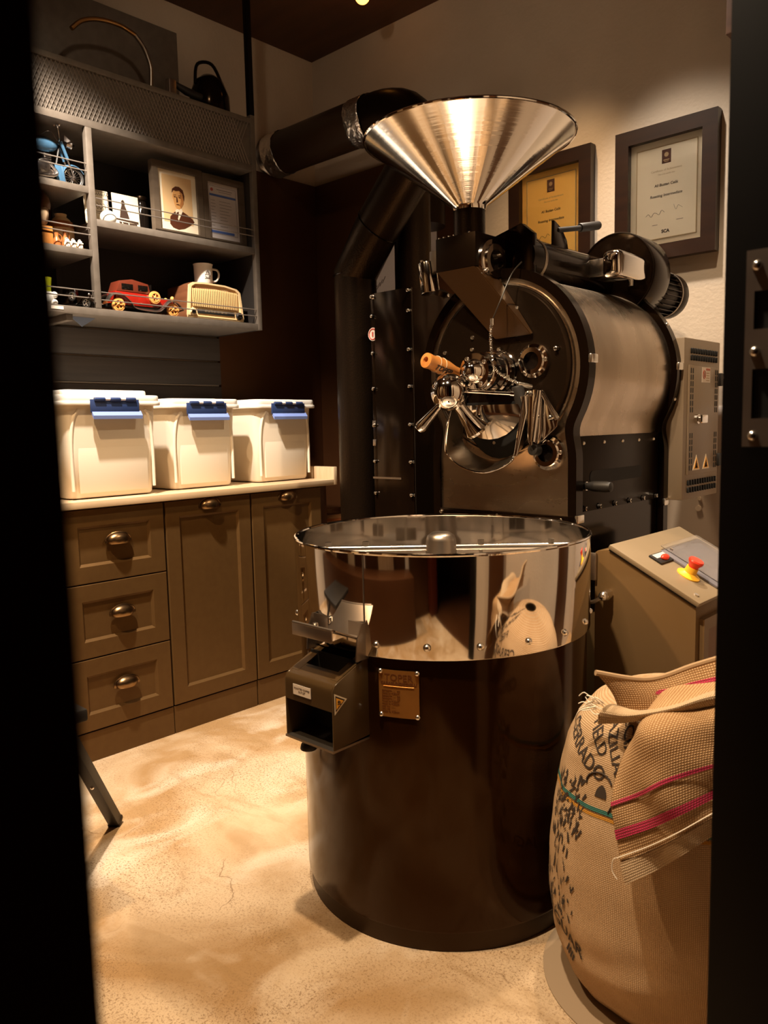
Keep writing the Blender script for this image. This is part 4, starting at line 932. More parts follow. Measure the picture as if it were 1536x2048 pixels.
# arm tube to the fan
t.part('arm_flange', G().prism([(-1.39, 1.555), (-1.262, 1.555), (-1.262, 1.69), (-1.30, 1.722), (-1.39, 1.700)], 1.985, 2.010, 'Y', bev=.002), 'black_gloss')
t.part('arm_tube', G().cyl((-1.318, 1.99, 1.628), (-1.318, 2.49, 1.628), .062, n=40), 'black_gloss')
t.part('arm_clamp', G().lathe([(.0625, 0), (.0645, .002), (.0645, .010), (.0625, .012)], (-1.318, 2.06, 1.628), 'Y', 40), 'grey_steel')
t.part('damper_plate', G().prism([(2.135, 1.66), (2.230, 1.66), (2.215, 1.705), (2.185, 1.735), (2.162, 1.745), (2.145, 1.752), (2.138, 1.752)], -1.292, -1.284, 'X', bev=.001), 'black_gloss')
t.part('damper_lever', G().cyl((-1.288, 2.165, 1.728), (-1.270, 2.28, 1.750), .008, n=14).cyl((-1.272, 2.27, 1.749), (-1.255, 2.36, 1.768), .0135, n=18, bev=.004), 'rubber')
fan = t.part('fan_housing', G().cyl((-1.255, 2.475, 1.630), (-1.255, 2.60, 1.630), .134, n=64, bev=.006), 'black_gloss')
t.part('housing_rim', G().tube(torus_pts((-1.255, 2.477, 1.630), .131, 'Y', 64), .003, 8, closed=True), 'black', fan)
fb = t.part('inspection_cover', G().box((-1.20, 2.270, 1.585), (-1.135, 2.462, 1.668), .020, 4), 'chrome')
t.part('cover_bracket', G().box((-1.29, 2.31, 1.600), (-1.198, 2.43, 1.655), .004).cyl((-1.15, 2.37, 1.568), (-1.15, 2.37, 1.588), .007, n=12), 'bolt', fb)
mo = t.part('fan_motor', G().cyl((-1.215, 2.60, 1.585), (-1.215, 2.78, 1.585), .068, n=40, bev=.004).cyl((-1.215, 2.735, 1.585), (-1.215, 2.80, 1.585), .078, n=40, bev=.012), 'black')
g = G()
for k in range(28):
    a = 2*PI*k/28; c_, s_ = math.cos(a), math.sin(a)
    g.prism([(-1.215+.066*c_-.0015*s_, 1.585+.066*s_+.0015*c_), (-1.215+.066*c_+.0015*s_, 1.585+.066*s_-.0015*c_), (-1.215+.080*c_+.001*s_, 1.585+.080*s_-.001*c_), (-1.215+.080*c_-.001*s_, 1.585+.080*s_+.001*c_)], 2.61, 2.725, 'Y')
t.part('cooling_fins', g, 'black_gloss', mo, kind='stuff')
t.part('motor_band', G().lathe([(.0785, 0), (.0795, .002), (.0795, .006), (.0785, .008)], (-1.215, 2.742, 1.585), 'Y', 40), 'grey_steel', mo)
# hanging steel canister left of the feed box
t.part('canister', G().cyl((-1.548, 1.86, 1.630), (-1.535, 1.86, 1.540), .028, n=32, bev=.002), 'steel_polish')
t.part('canister_bracket', G().box((-1.530, 1.85, 1.60), (-1.493, 1.875, 1.66), .002).cyl((-1.555, 1.845, 1.63), (-1.555, 1.845, 1.638), .005, n=10), 'grey_steel')
t.part('canister_funnel', G().cyl((-1.517, 1.875, 1.535), (-1.51, 1.875, 1.550), .020, .026, n=24), 'black')
# electrical box on the rear right
e = t.part('electrical_box', G().box((-1.125, 2.523, .890), (-1.040, 2.825, 1.412), .003), 'ebox')
dr = t.part('electrical_box_door', G().box((-1.040, 2.553, .970), (-1.0345, 2.803, 1.326), .002), 'ebox', e)
g = G()
def slots(y, z): g.prism(rrect(y-.0035, z-.009, y+.0035, z+.009, .0033, 3), -1.0402, -1.0338, 'X')
for zz_ in (1.372, 1.350):
    for k in range(11): slots(2.575+k*.021, zz_)
for zz_ in (.944, .920):
    for k in range(12): slots(2.565+k*.021, zz_)
for k in range(16):
    if 7 <= k <= 9: continue
    z = 1.308-k*.021
    for y in (2.566, 2.582, 2.775, 2.790): slots(y, z)
t.part('vent_slots', g, 'dark', e, kind='stuff')
t.part('warning_label', G().box((-1.0345, 2.655, 1.272), (-1.0335, 2.725, 1.322)), 'white_sticker', e, label='white label with red crossed circle')
t.part('label_print', G().tube([(-1.0333, 2.672+.010*math.cos(a*PI/10), 1.298+.013*math.sin(a*PI/10)) for a in range(20)], .0014, 5, closed=True).cyl((-1.0333, 2.666, 1.307), (-1.0333, 2.678, 1.289), .0012, n=5).box((-1.0335, 2.688, 1.312), (-1.033, 2.722, 1.319)), mat('label_red', (.42, .08, .04), .5), e)
g = G()
for k in range(4): g.box((-1.0335, 2.690, 1.302-k*.008), (-1.033, 2.716, 1.3045-k*.008))
t.part('label_text', g, 'ink_soft', e)
for yc in (2.622, 2.704):
    s_ = t.part('hazard_triangle', G().prism([(yc-.030, .984), (yc+.030, .984), (yc, 1.034)], -1.0345, -1.0338, 'X'), 'paper', e)
    t.part('hazard_triangle_fill', G().prism([(yc-.023, .988), (yc+.023, .988), (yc, 1.026)], -1.0338, -1.0333, 'X').prism([(yc-.012, .99), (yc+.012, .99), (yc, 1.02)], -1.0338, -1.0333, 'X'), 'yellow', e)
    t.part('hazard_symbol', G().prism([(yc+.003, 1.014), (yc-.006, 1.002), (yc, 1.002), (yc-.003, .991), (yc+.007, 1.005), (yc+.001, 1.005)], -1.0333, -1.0328, 'X'), 'ink', e)
t.part('door_lock', G().lathe([(0, 0), (.016, 0), (.016, .010), (.011, .012), (.011, .024), (.008, .027), (0, .027)], (-1.0345, 2.612, 1.152), 'X', 24).box((-1.012, 2.590, 1.138), (-1.004, 2.640, 1.166), .004), 'chrome', e)
for z in (1.285, 1.010): t.part('door_hinge', G().box((-1.042, 2.800, z-.022), (-1.024, 2.822, z+.022), .003), 'rubber', e)

big_me = G().lathe([(0.0, .0065), (.0035, .0060), (.0060, .0038), (.0072, .001), (.0085, .0008), (.0085, 0), (0, 0)], n=16).mesh('bolt', 'bolt')
# ================================================================== COOLING BIN
BX_, BY_ = -1.243, 1.532
t = Thing('cooling_bin', 'tall round cooling bin with polished steel rim band and dark brown body', 'cooling bin', (BX_, BY_, 0))
t.part('skirt', G().lathe([(0, .002), (.350, .002), (.350, .05), (0, .05)], (BX_, BY_, 0), n=96), 'bin_skirt')
t.part('body', G().lathe([(.345, .048), (.3565, .048), (.3575, .052), (.3575, .660), (.34, .664)], (BX_, BY_, 0), n=128), 'bin_body')
band = t.part('steel_band', G().lathe([(.3575, .662), (.3645, .662), (.3655, .664), (.3655, .884), (.3605, .884), (.3605, .745)], (BX_, BY_, 0), n=160), 'chrome')
t.part('rim', G().tube(torus_pts((BX_, BY_, .885), .364, n=128), .0042, 8, closed=True), 'chrome')
t.part('perforated_floor', G().lathe([(0, .745), (.36, .745)], (BX_, BY_, 0), n=64), 'grey_steel')
for k in range(20):
    a = math.radians(-108.8+k*17.6)
    if abs(math.cos(a)*.366+.0) < .09 and math.sin(a) < 0: continue
    t.inst('bolt', big_me, zto((BX_+.3655*math.cos(a), BY_+.3655*math.sin(a), .690), (math.cos(a), math.sin(a), 0)), band)
t.part('band_seam', G().box((BX_+.075, BY_-.3595, .664), (BX_+.077, BY_-.3575, .884)), 'grey_steel', band)
# stirrer
st = t.part('stirrer_hub', G().lathe([(0, .745), (.05, .745), (.05, .76), (.040, .775), (.038, .864), (.034, .876), (.022, .884), (0, .885)], (BX_, BY_, 0), n=36), 'grey_steel')
u = V(.755, .655, 0)
t.part('stirrer_arm', G().tube([V(BX_, BY_, .845)-u*.335, V(BX_, BY_, .845)+u*.335], .0085, 14), 'bolt', st)
for s_ in (-.285, -.19, .10, .275):
    c = V(BX_, BY_, .845)+u*s_
    t.part('clamp_bolt', G().cyl(c-V(0, 0, .09), c+V(0, 0, .013), .005, n=10).cyl(c+V(0, 0, .009), c+V(0, 0, .018), .009, n=6), 'bolt', st)
    n_ = V(-u.y, u.x, 0)
    t.part('paddle', G().box((-.035, -.0015, -.092), (.035, .0015, -.045), .001, T=Matrix.Translation(c) @ Matrix(((u.x*.8+n_.x*.6, n_.x*.8-u.x*.6, 0, 0), (u.y*.8+n_.y*.6, n_.y*.8-u.y*.6, 0, 0), (0, 0, 1, 0), (0, 0, 0, 1)))), 'grey_steel', st)
# nameplate
a0 = math.radians(-66.2); RN = .3580
def onbin(s, z, d=0): a = a0+s/RN; return (BX_+(RN+d)*math.cos(a), BY_+(RN+d)*math.sin(a), z)
P = [[onbin(-.045+.09*j/8, .532+.104*i/2, .0012) for j in range(9)] for i in range(3)]
npl = t.part('nameplate', G().grid(P, .001), 'plate_brass')
def onplate(txt, size, z, sx=0, bold=.0, align='CENTER'):
    bt = text_bm(txt, size, None, .0002, bold=bold, align=align)
    for v in bt.verts: v.co = V(onbin(v.co.x+sx, z+v.co.y, .0026+v.co.z))
    return bt
t.part('plate_lettering', G().merge(onplate('TOPER', .021, .620)).merge(onplate('KARABUNDKOGLU', .0092, .607, bold=.0003)), 'plate_ink', npl)
g = G(); random.seed(11)
for i in range(9):
    z = .590-i*.0058
    g.merge(onplate(random.choice(['MODEL      TYPE  ....', 'SERI NO  .........', 'VOLT   HZ   KW ....', 'CAPACITY ......  KG', 'MADE IN TURKEY']), .0050, z, -.038, align='LEFT'))
t.part('plate_small_print', g, 'plate_ink', npl)
t.part('plate_rule', G().tube([onbin(-.034+.068*j/8, .6005, .0028) for j in range(9)], .0007, 5), 'plate_brass', npl)
for s_ in (-.041, .041):
    for z in (.536, .632): t.inst('rivet', dome_me, zto(onbin(s_, z, .0022), V(onbin(s_, z, 1))-V(onbin(s_, z, 0))), npl)
# discharge outlet
X0, X1, YF, YBk = -1.322, -1.168, 1.077, 1.195
ch = t.part('outlet_box', G(), 'black') if False else None
th = .004
side = [(YF, .478), (YF, .606), (YF+.006, .618), (YF+.018, .624), (YBk+.02, .672), (YBk+.02, .478)]
mo_ = mat('brown_grey_outlet_enamel', (0.060, 0.034, 0.013), .22, coat=.2)
ch = t.part('outlet_right_wall', G().prism(side, X1-th, X1, 'X', bev=.001), mo_)
t.part('outlet_left_wall', G().prism(side, X0, X0+th, 'X', bev=.001), mo_)
fp = smooth_path([(YF, .562, 0), (YF, .600, 0), (YF+.004, .614, 0), (YF+.016, .623, 0), (YF+.042, .634, 0)], 5)
t.part('outlet_front_band', G().grid([[(x, p.x, p.y) for x in (X0+th, (X0+X1)/2, X1-th)] for p in fp], .004), mo_)
for xa, xb in ((X0+th, X0+.026), (X1-.026, X1-th)):
    t.part('outlet_top_rail', G().prism([(YF+.018, .6205), (YBk+.015, .6685), (YBk+.015, .6725), (YF+.018, .6245)], xa, xb, 'X'), mo_)
t.part('outlet_interior', G().box((X0+th, YF+.075, .484), (X1-th, YF+.079, .655)), 'dark')
t.part('outlet_floor', G().prism([(YF-.003, .474), (YF-.003, .479), (YBk, .484), (YBk, .474)], X0, X1, 'X'), 'grey_steel')
t.part('outlet_foot', G().cyl((X0+.038, YF+.03, .474), (X0+.038, YF+.03, .455), .013, n=18).cyl((X0+.038, YF+.03, .457), (X0+.038, YF+.03, .443), .017, .019, n=18, bev=.003), 'rubber')
lb = t.part('outlet_label', G().box((-1.292, YF-.0022, .577), (-1.235, YF-.0012, .600)), 'white_sticker', label='pale sticker with printed words')
t.part('label_words', G().merge(text_bm('ROASTED COFFEE', .0062, BY(-1.2635, YF-.0024, .5915), .0001)).merge(text_bm('OUTLET', .0062, BY(-1.2635, YF-.0024, .5845), .0001)), 'ink', lb)
ht = t.part('hazard_triangle', G().prism([(YF+.004, .556), (YF+.004, .602), (YF+.040, .582)], X1, X1+.0006, 'X'), 'paper')
t.part('triangle_border', G().prism([(YF+.0065, .562), (YF+.0065, .597), (YF+.034, .582)], X1+.0006, X1+.0009, 'X'), 'ink', ht)
t.part('triangle_fill', G().prism([(YF+.0085, .567), (YF+.0085, .5925), (YF+.0295, .581)], X1+.0009, X1+.0012, 'X'), 'yellow', ht)
t.part('triangle_symbol', G().sphere((X1+.0013, YF+.0155, .5825), .003, (.2, 1, 1), 10, 8).cyl((X1+.0013, YF+.012, .578), (X1+.0013, YF+.021, .5765), .0012, n=6).cyl((X1+.0013, YF+.013, .5835), (X1+.0013, YF+.021, .5805), .001, n=6), 'ink', ht)
# sliding gate above the outlet
gp = t.part('gate_plate', G().prism([(1.092, .734), (1.092, .731), (1.178, .692), (1.178, .695)], -1.302, -1.170, 'X'), 'grey_steel')
t.part('gate_lip', G().box((-1.302, 1.086, .706), (-1.176, 1.0895, .734), .001).cyl((-1.302, 1.0895, .7325), (-1.176, 1.0895, .7325), .0038, n=12), 'grey_steel', gp)
t.part('gate_frame', G().prism([(1.145, .655), (1.185, .655), (1.185, .735), (1.165, .735), (1.150, .704)], -1.168, -1.165, 'X').prism([(1.145, .655), (1.185, .655), (1.185, .735), (1.165, .735), (1.150, .704)], -1.325, -1.322, 'X').box((-1.322, 1.168, .705), (-1.168, 1.172, .735)), 'grey_steel', gp)
t.inst('bolt', cap_me, zto((-1.296, 1.150, .708), (0, 0, 1)), gp)

# ================================================================== CONTROL CONSOLE
t = Thing('control_console', 'taupe control console with sloping top, touch screen and red emergency stop', 'control console', (-.89, 2.14, 0))
AX, AZ, BXx, BZ = -.985, .812, -.752, .690
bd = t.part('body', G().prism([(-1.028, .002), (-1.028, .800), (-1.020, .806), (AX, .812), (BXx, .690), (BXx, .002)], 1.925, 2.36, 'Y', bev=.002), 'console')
sl = V(BXx-AX, 0, BZ-AZ); slope = math.atan2(-(BZ-AZ), BXx-AX); LL = sl.length
# lid coordinates: u down the slope, v along Y
def LM(): 
    ux = sl.normalized(); n = V(0, 1, 0).cross(ux) * -1
    n = ux.cross(V(0, 1, 0))
    if n.z < 0: n = -n
    m = Matrix((ux, V(0, 1, 0), n)).transposed().to_4x4(); m.translation = V(AX, 1.92, AZ+.003); return m
Tl = LM()
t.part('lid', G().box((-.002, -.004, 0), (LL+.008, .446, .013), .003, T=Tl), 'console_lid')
t.part('lid_gasket', G().box((.002, 0, -.004), (LL+.003, .440, .0), T=Tl), 'rubber')
sc = t.part('touch_screen', G().prism(rrect(.075, .150, .255, .415, .008), .013, .020, 'Z', T=Tl, bev=.002), 'screen')
t.part('screen_glass', G().box((.092, .185, .020), (.238, .385, .0204), T=Tl), mat('screen_display', (.125, .12, .15), .08, coat=.6), sc)
cv = t.part('clear_cover', G().prism(rrect(.060, .175, .250, .43, .008), .0215, .0225, 'Z', T=Tl), 'glass', label='clear plastic cover over the screen')
for uu, vv in ((.085, .20), (.235, .39)): t.part('cover_screw', G().cyl(Tl @ V(uu, vv, .020), Tl @ V(uu, vv, .0245), .005, n=12), 'bolt', cv)
es = t.part('emergency_stop', G().lathe([(0, .013), (.031, .013), (.031, .016), (.024, .019), (.0165, .024), (.0155, .040), (0, .040)], (.180, .120, 0), n=36, T=Tl), 'estop_yellow')
t.part('stop_button', G().lathe([(.0135, .040), (.0145, .046), (.0185, .052), (.0205, .058), (.0185, .062), (0, .063)], (.180, .120, 0), n=36, T=Tl), 'red', es)
rk = t.part('rocker_plate', G().box((.078, .075, .013), (.118, .165, .019), .002, T=Tl @ Matrix.Translation((.0, .0, 0))), 'rubber')
t.part('rocker_switch', G().sphere((.104, .120, .022), .013, (.75, 1.5, .6), T=Tl), 'red', rk)
t.part('switch_label', G().box((.082, .085, .0192), (.098, .155, .0195), T=Tl), 'white_sticker', rk)
bg = t.part('badge', G().box((.226, .235, .013), (.246, .280, .0150), .001, T=Tl), 'rubber')
t.part('badge_logo', G().merge(text_bm('EP', .018, Tl @ Matrix.Translation((.236, .2575, .0152)) @ Matrix.Rotation(-PI/2, 4, 'Z') @ Matrix.Rotation(PI, 4, 'Z'), .0002, bold=.0005)), 'bolt', bg)
t.part('lid_screw', G().cyl(Tl @ V(.245, .030, .013), Tl @ V(.245, .030, .0165), .006, n=14), 'bolt')
t.part('door_frame', G().ring([(1.945, .06), (2.335, .06), (2.335, .655), (1.945, .655)], [(1.975, .09), (2.305, .09), (2.305, .625), (1.975, .625)], BXx, BXx+.014, 'X'), 'console')
t.part('door_panel', G().box((BXx, 1.972, .088), (BXx+.004, 2.308, .628)), mat('rust_brown_door', (.15, .062, .018), .45))
t.part('hinge_plate', G().box((-1.056, 1.915, .725), (-1.020, 1.924, .800), .002), 'grey_steel')
for z in (.735, .765, .79): t.inst('screw', dome_me, zto((-1.045, 1.915, z), (0, -1, 0)))
cg = t.part('cable_gland', G().cyl((-.987, 1.925, .690), (-.987, 1.895, .690), .0145, n=8).lathe([(.0145, 1.0)], n=3) if False else G().cyl((-.987, 1.925, .690), (-.987, 1.897, .690), .0145, n=8).sphere((-.987, 1.895, .690), .013), 'bolt')
t.part('cable', G().tube(smooth_path([(-.987, 1.893, .690), (-1.02, 1.885, .672), (-1.06, 1.90, .70), (-1.075, 1.93, .745)], 6), .0055, 10), 'grey_steel', cg)

# ================================================================== FILTER CABINET + PIPES
t = Thing('filter_cabinet', 'tall narrow black cabinet with silver bolts, left of the roaster', 'cabinet', (-1.955, 2.33, 0))
x0, x1, y0, y1, zt = -2.045, -1.865, 2.15, 2.53, 1.636
t.part('front_panel', G().box((x0, y0, .002), (x1, y0+.01, zt), .001), 'black_gloss')
t.part('side_panel', G().box((x1-.01, y0+.011, .002), (x1, y1, zt), .001), 'black_gloss')
t.part('core', G().box((x0, y0+.011, .002), (x1-.011, 2.3395, zt), .001).box((x0-.118, 2.34, .002), (x1-.011, y1, zt), .001), 'black')
t.part('edge_flange', G().box((x0-.022, y0+.004, .002), (x0-.0005, y0+.012, zt-.02), .001), 'black_gloss')
for z in (1.625, 1.555, 1.42, 1.29, 1.155, 1.02, .90):
    t.inst('bolt', cap_me, zto((x0-.010, y0+.004, z), (0, -1, 0))); t.inst('bolt', cap_me, zto((x1-.008, y0, z), (0, -1, 0)))
    t.inst('bolt', cap_me, zto((x1, y0+.20, z), (1, 0, 0)))
t.part('steel_strap', G().box((x0-.022, y0-.003, .955), (x0+.12, y0-.0005, .962)), 'grey_steel')
t.part('round_sticker', G().cyl((x0-.012, y0+.004, 1.490), (x0-.012, y0+.0030, 1.490), .024, n=24), 'white_sticker', label='round pale sticker with red ring')
t.part('sticker_ring', G().tube([(x0-.012+.019*math.cos(a*PI/12), y0+.0026, 1.490+.019*math.sin(a*PI/12)) for a in range(24)], .0022, 5, closed=True).cyl((x0-.012, y0+.0026, 1.482), (x0-.012, y0+.0026, 1.498), .003, n=6), mat('sticker_red', (.50, .05, .03), .5))
for z in (1.16, 1.09): t.part('edge_latch', G().box((x0-.020, y0-.002, z-.012), (x0-.004, y0+.004, z+.012), .001), 'grey_steel')
single('riser_pipe', G().cyl((-2.085, 2.42, 1.637), (-2.085, 2.42, 2.14), .072, n=48).cyl((-2.085, 2.42, 1.637), (-2.085, 2.42, 1.66), .076, n=48), 'black_hammer', 'straight black hammered pipe rising from the top of the bolted cabinet', 'pipe', (-2.085, 2.42, 1.637))
t = Thing('smoke_pipe', 'black floor pipe left of the bolted cabinet with a slanting elbow towards the funnel', 'pipe', (-2.237, 2.25, 0))
R1 = .083
t.part('vertical_run', G().cyl((-2.237, 2.25, .002), (-2.237, 2.25, 1.739), R1, n=48), 'black_hammer')
e0, e1, e2 = V(-2.237, 2.25, 1.739), V(-2.10, 2.24, 1.90), V(-1.82, 2.20, 2.13)
t.part('slanting_run', G().tube([e0-V(0, 0, .02), e0, e1, e2], [R1*.98, R1*1.03, R1*1.03, R1*1.03], 48), 'black_hammer')
t.part('seam_ring', G().tube(torus_pts(e0, R1+.001, n=40), .003, 6, closed=True), 'black_gloss')
d_ = (e2-e1).normalized(); u_2 = d_.cross(V(0, 1, 0)).normalized(); 
t.part('collar', G().tube([e1+(u_2*math.cos(a*PI/20)+V(0, 1, 0)*math.sin(a*PI/20))*(R1*1.03+.001) for a in range(40)], .003, 6, closed=True), 'black_gloss')
t = Thing('exhaust_duct', 'large black ceiling duct with silver foil joints running to the left wall', 'duct', (-2.8, 2.60, 2.36))
DZ, DR, DY = 2.474, .097, 2.60
t.part('duct_run', G().cyl((-3.07, DY, DZ), (-2.53, DY, DZ), DR, n=56), mat('brown_black_duct', (0.030, 0.015, 0.007), .35))
t.part('duct_elbow', G().tube(smooth_path([(-2.47, DY, DZ), (-2.38, DY+.005, DZ), (-2.28, DY+.02, DZ-.03), (-2.21, DY+.02, DZ-.12), (-2.20, DY+.02, DZ-.24), (-2.20, DY+.02, DZ-.5)], 3), DR*.98, 40), 'black')
def foil(xa, xb, r):
    P = []; random.seed(int(-xa*100)); n = 90; m_ = 10
    for i in range(m_+1):
        x = xa+(xb-xa)*i/m_; row = []
        for j in range(n+1):
            a = 2*PI*(j % n)/n; k = math.sin(a*13+i*1.7)*.0012+math.sin(a*29+i*2.9)*.0010
            row.append((x+.006*math.sin(a*3+xa)*(1 if i in (0, m_) else .3), DY+(r+k)*math.cos(a), DZ+(r+k)*math.sin(a)))
        P.append(row)
    return G().grid(P, .0008)
t.part('foil_tape', foil(-3.115, -3.03, DR+.004), 'foil', ang=180); t.part('foil_tape', foil(-2.545, -2.455, DR+.004), 'foil', ang=180)
t.part('flexible_end', G().lathe([(DR*.9+(.006 if i % 2 else 0), .008*i) for i in range(7)], (XL+.0, DY, DZ), 'X', 40), 'grey_steel')

# ================================================================== WALL PICTURES
def wall_frame(label, x0, x1, z0, z1, pm, mm):
    xc = (x0+x1)/2; bw = .052
    t = Thing('certificate_frame', label, 'picture frame', (xc, YB-.02, z0), group='framed certificates on the pale wall')
    o = [(x0, z0), (x1, z0), (x1, z1), (x0, z1)]; i_ = [(x0+bw, z0+bw), (x1-bw, z0+bw), (x1-bw, z1-bw), (x0+bw, z1-bw)]
    t.part('frame', G().ring(o, i_, YB-.038, YB-.002, 'Y'), 'frame')
    t.part('backing', G().box((x0+.02, YB-.012, z0+.02), (x1-.02, YB-.003, z1-.02)), mm)
    e = .026
    a0, a1, b0, b1 = x0+bw+e, x1-bw-e, z0+bw+e*1.0, z1-bw-e
    t.part('certificate', G().box((a0, YB-.0145, b0), (a1, YB-.0125, b1)), pm)
    t.part('bevel_line', G().ring([(a0-.003, b0-.003), (a1+.003, b0-.003), (a1+.003, b1+.003), (a0-.003, b1+.003)], [(a0, b0), (a1, b0), (a1, b1), (a0, b1)], YB-.0155, YB-.0125, 'Y'), 'ink_soft')
    w_ = a1-a0; c = (a0+a1)/2; yy = YB-.0148
    em = t.part('emblem', G().box((c-.017, yy-.0004, b1-.060), (c+.017, yy, b1-.012)), 'sepia_dark', label='dark square emblem with pale shell')
    t.part('emblem_mark', G().cyl((c, yy-.0003, b1-.030), (c, yy-.0009, b1-.030), .008, n=18).box((c-.011, yy-.0009, b1-.050), (c+.011, yy-.0003, b1-.047)).box((c-.008, yy-.0009, b1-.055), (c+.008, yy-.0003, b1-.053)), 'ink_soft', em)
    g = G().merge(text_bm('Certificate of Achievement', .0105, BY(c, yy, b1-.082), .0001)).merge(text_bm('This is to certify that', .0075, BY(c, yy, b1-.096), .0001))
    t.part('faint_lettering', g, 'ink_soft')
    g = G().merge(text_bm('Ali Buztan Celik', .0135, BY(c, yy, b1-.133), .0001, bold=.0002, shear=.15)).merge(text_bm('Roasting Intermediate', .0135, BY(c, yy, b1-.170), .0001, bold=.0002, shear=.15))
    t.part('title_lettering', g, 'ink')
    P = [(c-.075+.010*i, yy-.0004, b0+.085+.007*math.sin(i*2.3)+.001*i) for i in range(8)]
    t.part('signature', G().tube(smooth_path(P, 4), .0006, 5).tube(smooth_path([(c+.03+.008*i, yy-.0004, b0+.10+.010*math.cos(i*2.6)) for i in range(5)], 4), .0004, 5), 'ink')
    t.part('footer_logo', G().merge(text_bm('SCA', .016, BY(c, yy, b0+.022), .0001, bold=.0008)).box((c-.05, yy-.0003, b0+.048), (c-.03, yy, b0+.0495)).box((c+.04, yy-.0003, b0+.055), (c+.065, yy, b0+.0565)), 'ink')
    t.part('glass', G().box((x0+bw-.004, YB-.0285, z0+bw-.004), (x1-bw+.004, YB-.0265, z1-bw+.004)), 'glass')
wall_frame('right dark-framed certificate, cream paper, hanging clear of the machinery on the pale wall', -1.457, -1.080, 1.736, 2.212, 'paper', 'matboard')
wall_frame('left dark-framed certificate, warm lamp reflection painted amber, partly hidden by the funnel and fan', -1.935, -1.558, 1.736, 2.212, 'paper_reflect', 'matboard_reflect')
t = Thing('poster', 'pale poster with an orange sketch hanging behind the black pipes', 'poster', (-2.54, YB-.024, 1.62))
t.part('sheet', G().box((-2.77, YB-.026, 1.62), (-2.333, YB-.0215, 2.052)), 'cert_paper')
t.part('orange_shape', G().prism([(-2.735, 1.665), (-2.60, 1.72), (-2.66, 1.80), (-2.70, 1.77)], YB-.0275, YB-.026, 'Y'), 'sepia_mid')
g = G()
for k in range(5): g.cyl((-2.745+k*.018, YB-.027, 1.79+.012*k), (-2.725+k*.018, YB-.027, 1.82+.012*k), .0015, n=5)
t.part('sketch_lines', g, 'ink')
single('wall_glint', G().cyl((-1.125, YB-.009, .862), (-1.125, YB-.014, .862), .007, n=14), 'white_sticker', 'upper of two small pale discs painted for glints low on the pale wall below the electrical box', 'bolt', (-1.125, YB-.009, .862))  # pale discs stand in for two reflected glints on the wall
single('wall_glint', G().cyl((-1.128, YB-.009, .826), (-1.128, YB-.014, .826), .011, n=14), 'white_sticker', 'lower, bigger pale disc painted for a glint low on the pale wall below the electrical box', 'bolt', (-1.128, YB-.009, .826))
t = Thing('woven_basket', 'striped brown woven basket in the corner behind the floor pipe', 'basket', (-2.86, 2.62, 0))
t.part('body', G().lathe([(0, .002), (.14, .002), (.17, .35), (.19, .74), (.175, .74), (.15, .40), (0, .38)], (-2.87, 2.62, 0), n=36), 'weave')
g = G()
for i in range(10): g.tube(torus_pts((-2.87, 2.62, .05+i*.074), .143+.0045*i+.002, n=36), .008, 6, closed=True)
t.part('woven_bands', g, 'copper')

# ceiling lamp
t = Thing('ceiling_lamp', 'small glowing amber lamp at the top edge, on the dark ceiling', 'lamp', (-2.50, 2.60, ZC))
t.part('bulb', G().sphere((-2.50, 2.60, 2.985), .032), 'bulb')
t.part('socket', G().cyl((-2.50, 2.60, ZC-.001), (-2.50, 2.60, ZC-.012), .045, n=24), 'black')

# stool leg at the left
t = Thing('folding_stool', 'slanting dark square leg of a stool mostly hidden by the left door jamb', 'stool', (-2.112, 1.063, 0))
lg = [(-2.112, 1.063, 0.006), (-1.965, .90, .30)]
dv = V(lg[1])-V(lg[0])
Tq = zto(lg[0], dv)
t.part('leg', G().box((-.016, -.016, 0), (.016, .016, .62), .003, T=Tq), 'rubber')
t.part('foot_cap', G().box((-.018, -.018, -.002), (.018, .018, .014), .003, T=Tq), 'black')
t.inst('screw', dome_me, Tq @ Matrix.Translation((0, -.016, .235)) @ Matrix.Rotation(PI/2, 4, 'X'))
top = Tq @ V(0, 0, .62)
t.part('seat', G().box((top.x-.16, top.y-.30, top.z-.01), (top.x+.16, top.y+.02, top.z+.02), .006), 'rubber')
t.part('leg', G().tube([(top.x, top.y-.26, top.z), (top.x+.0, top.y-.30, .002)], .018, 4), 'rubber')

# ================================================================== COFFEE SACK
SXc, SYc = -.625, 1.51
prof = [(0.0, .165), (.012, .195), (.05, .222), (.11, .238), (.20, .247), (.28, .247), (.36, .238), (.44, .225), (.50, .212), (.55, .192), (.59, .160), (.615, .115), (.63, .06), (.635, .0)]
def srad(z):
    for (a, r0), (b2, r1) in zip(prof, prof[1:]):
        if a <= z <= b2:
            t_ = (z-a)/(b2-a); t_ = t_*t_*(3-2*t_)*.35+t_*.65; return r0+(r1-r0)*t_
    return prof[-1][1] if z > .6 else prof[0][1]
def S(th, z, d=0.0):
    r = srad(z)
    k = min(1, max(0, (z-.02)/.1))*min(1, max(0, (.66-z)/.15))
    r *= 1+k*(.018*math.sin(3*th+1.0+4*z)+.012*math.sin(7*th+9*z)+.006*math.sin(17*th+21*z))
    if z < .16: r *= 1-.012*(1+math.sin(th*11+2))*(1-z/.16)
    # sagging horizontal folds
    r += k*.004*math.sin(z*70+2.2*math.sin(th*2))*max(0, 1-z/.22)
    r += d
    return V(SXc+r*math.cos(th), SYc+r*math.sin(th), z)
t = Thing('coffee_sack', 'full jute coffee sack with stencilled words, slumped open at the right', 'sack', (SXc, SYc, 0))
zs = [0.003]+[.012*i for i in range(1, 53)]
rows, uvs = [], []
NS = 160
for z in zs+[.632]:
    rows.append([S(2*PI*j/NS, z if z > .003 else 0)+V(0, 0, .003 if z <= .003 else 0) for j in range(NS+1)]); uvs.append([(2*PI*j/NS*.235, z) for j in range(NS+1)])
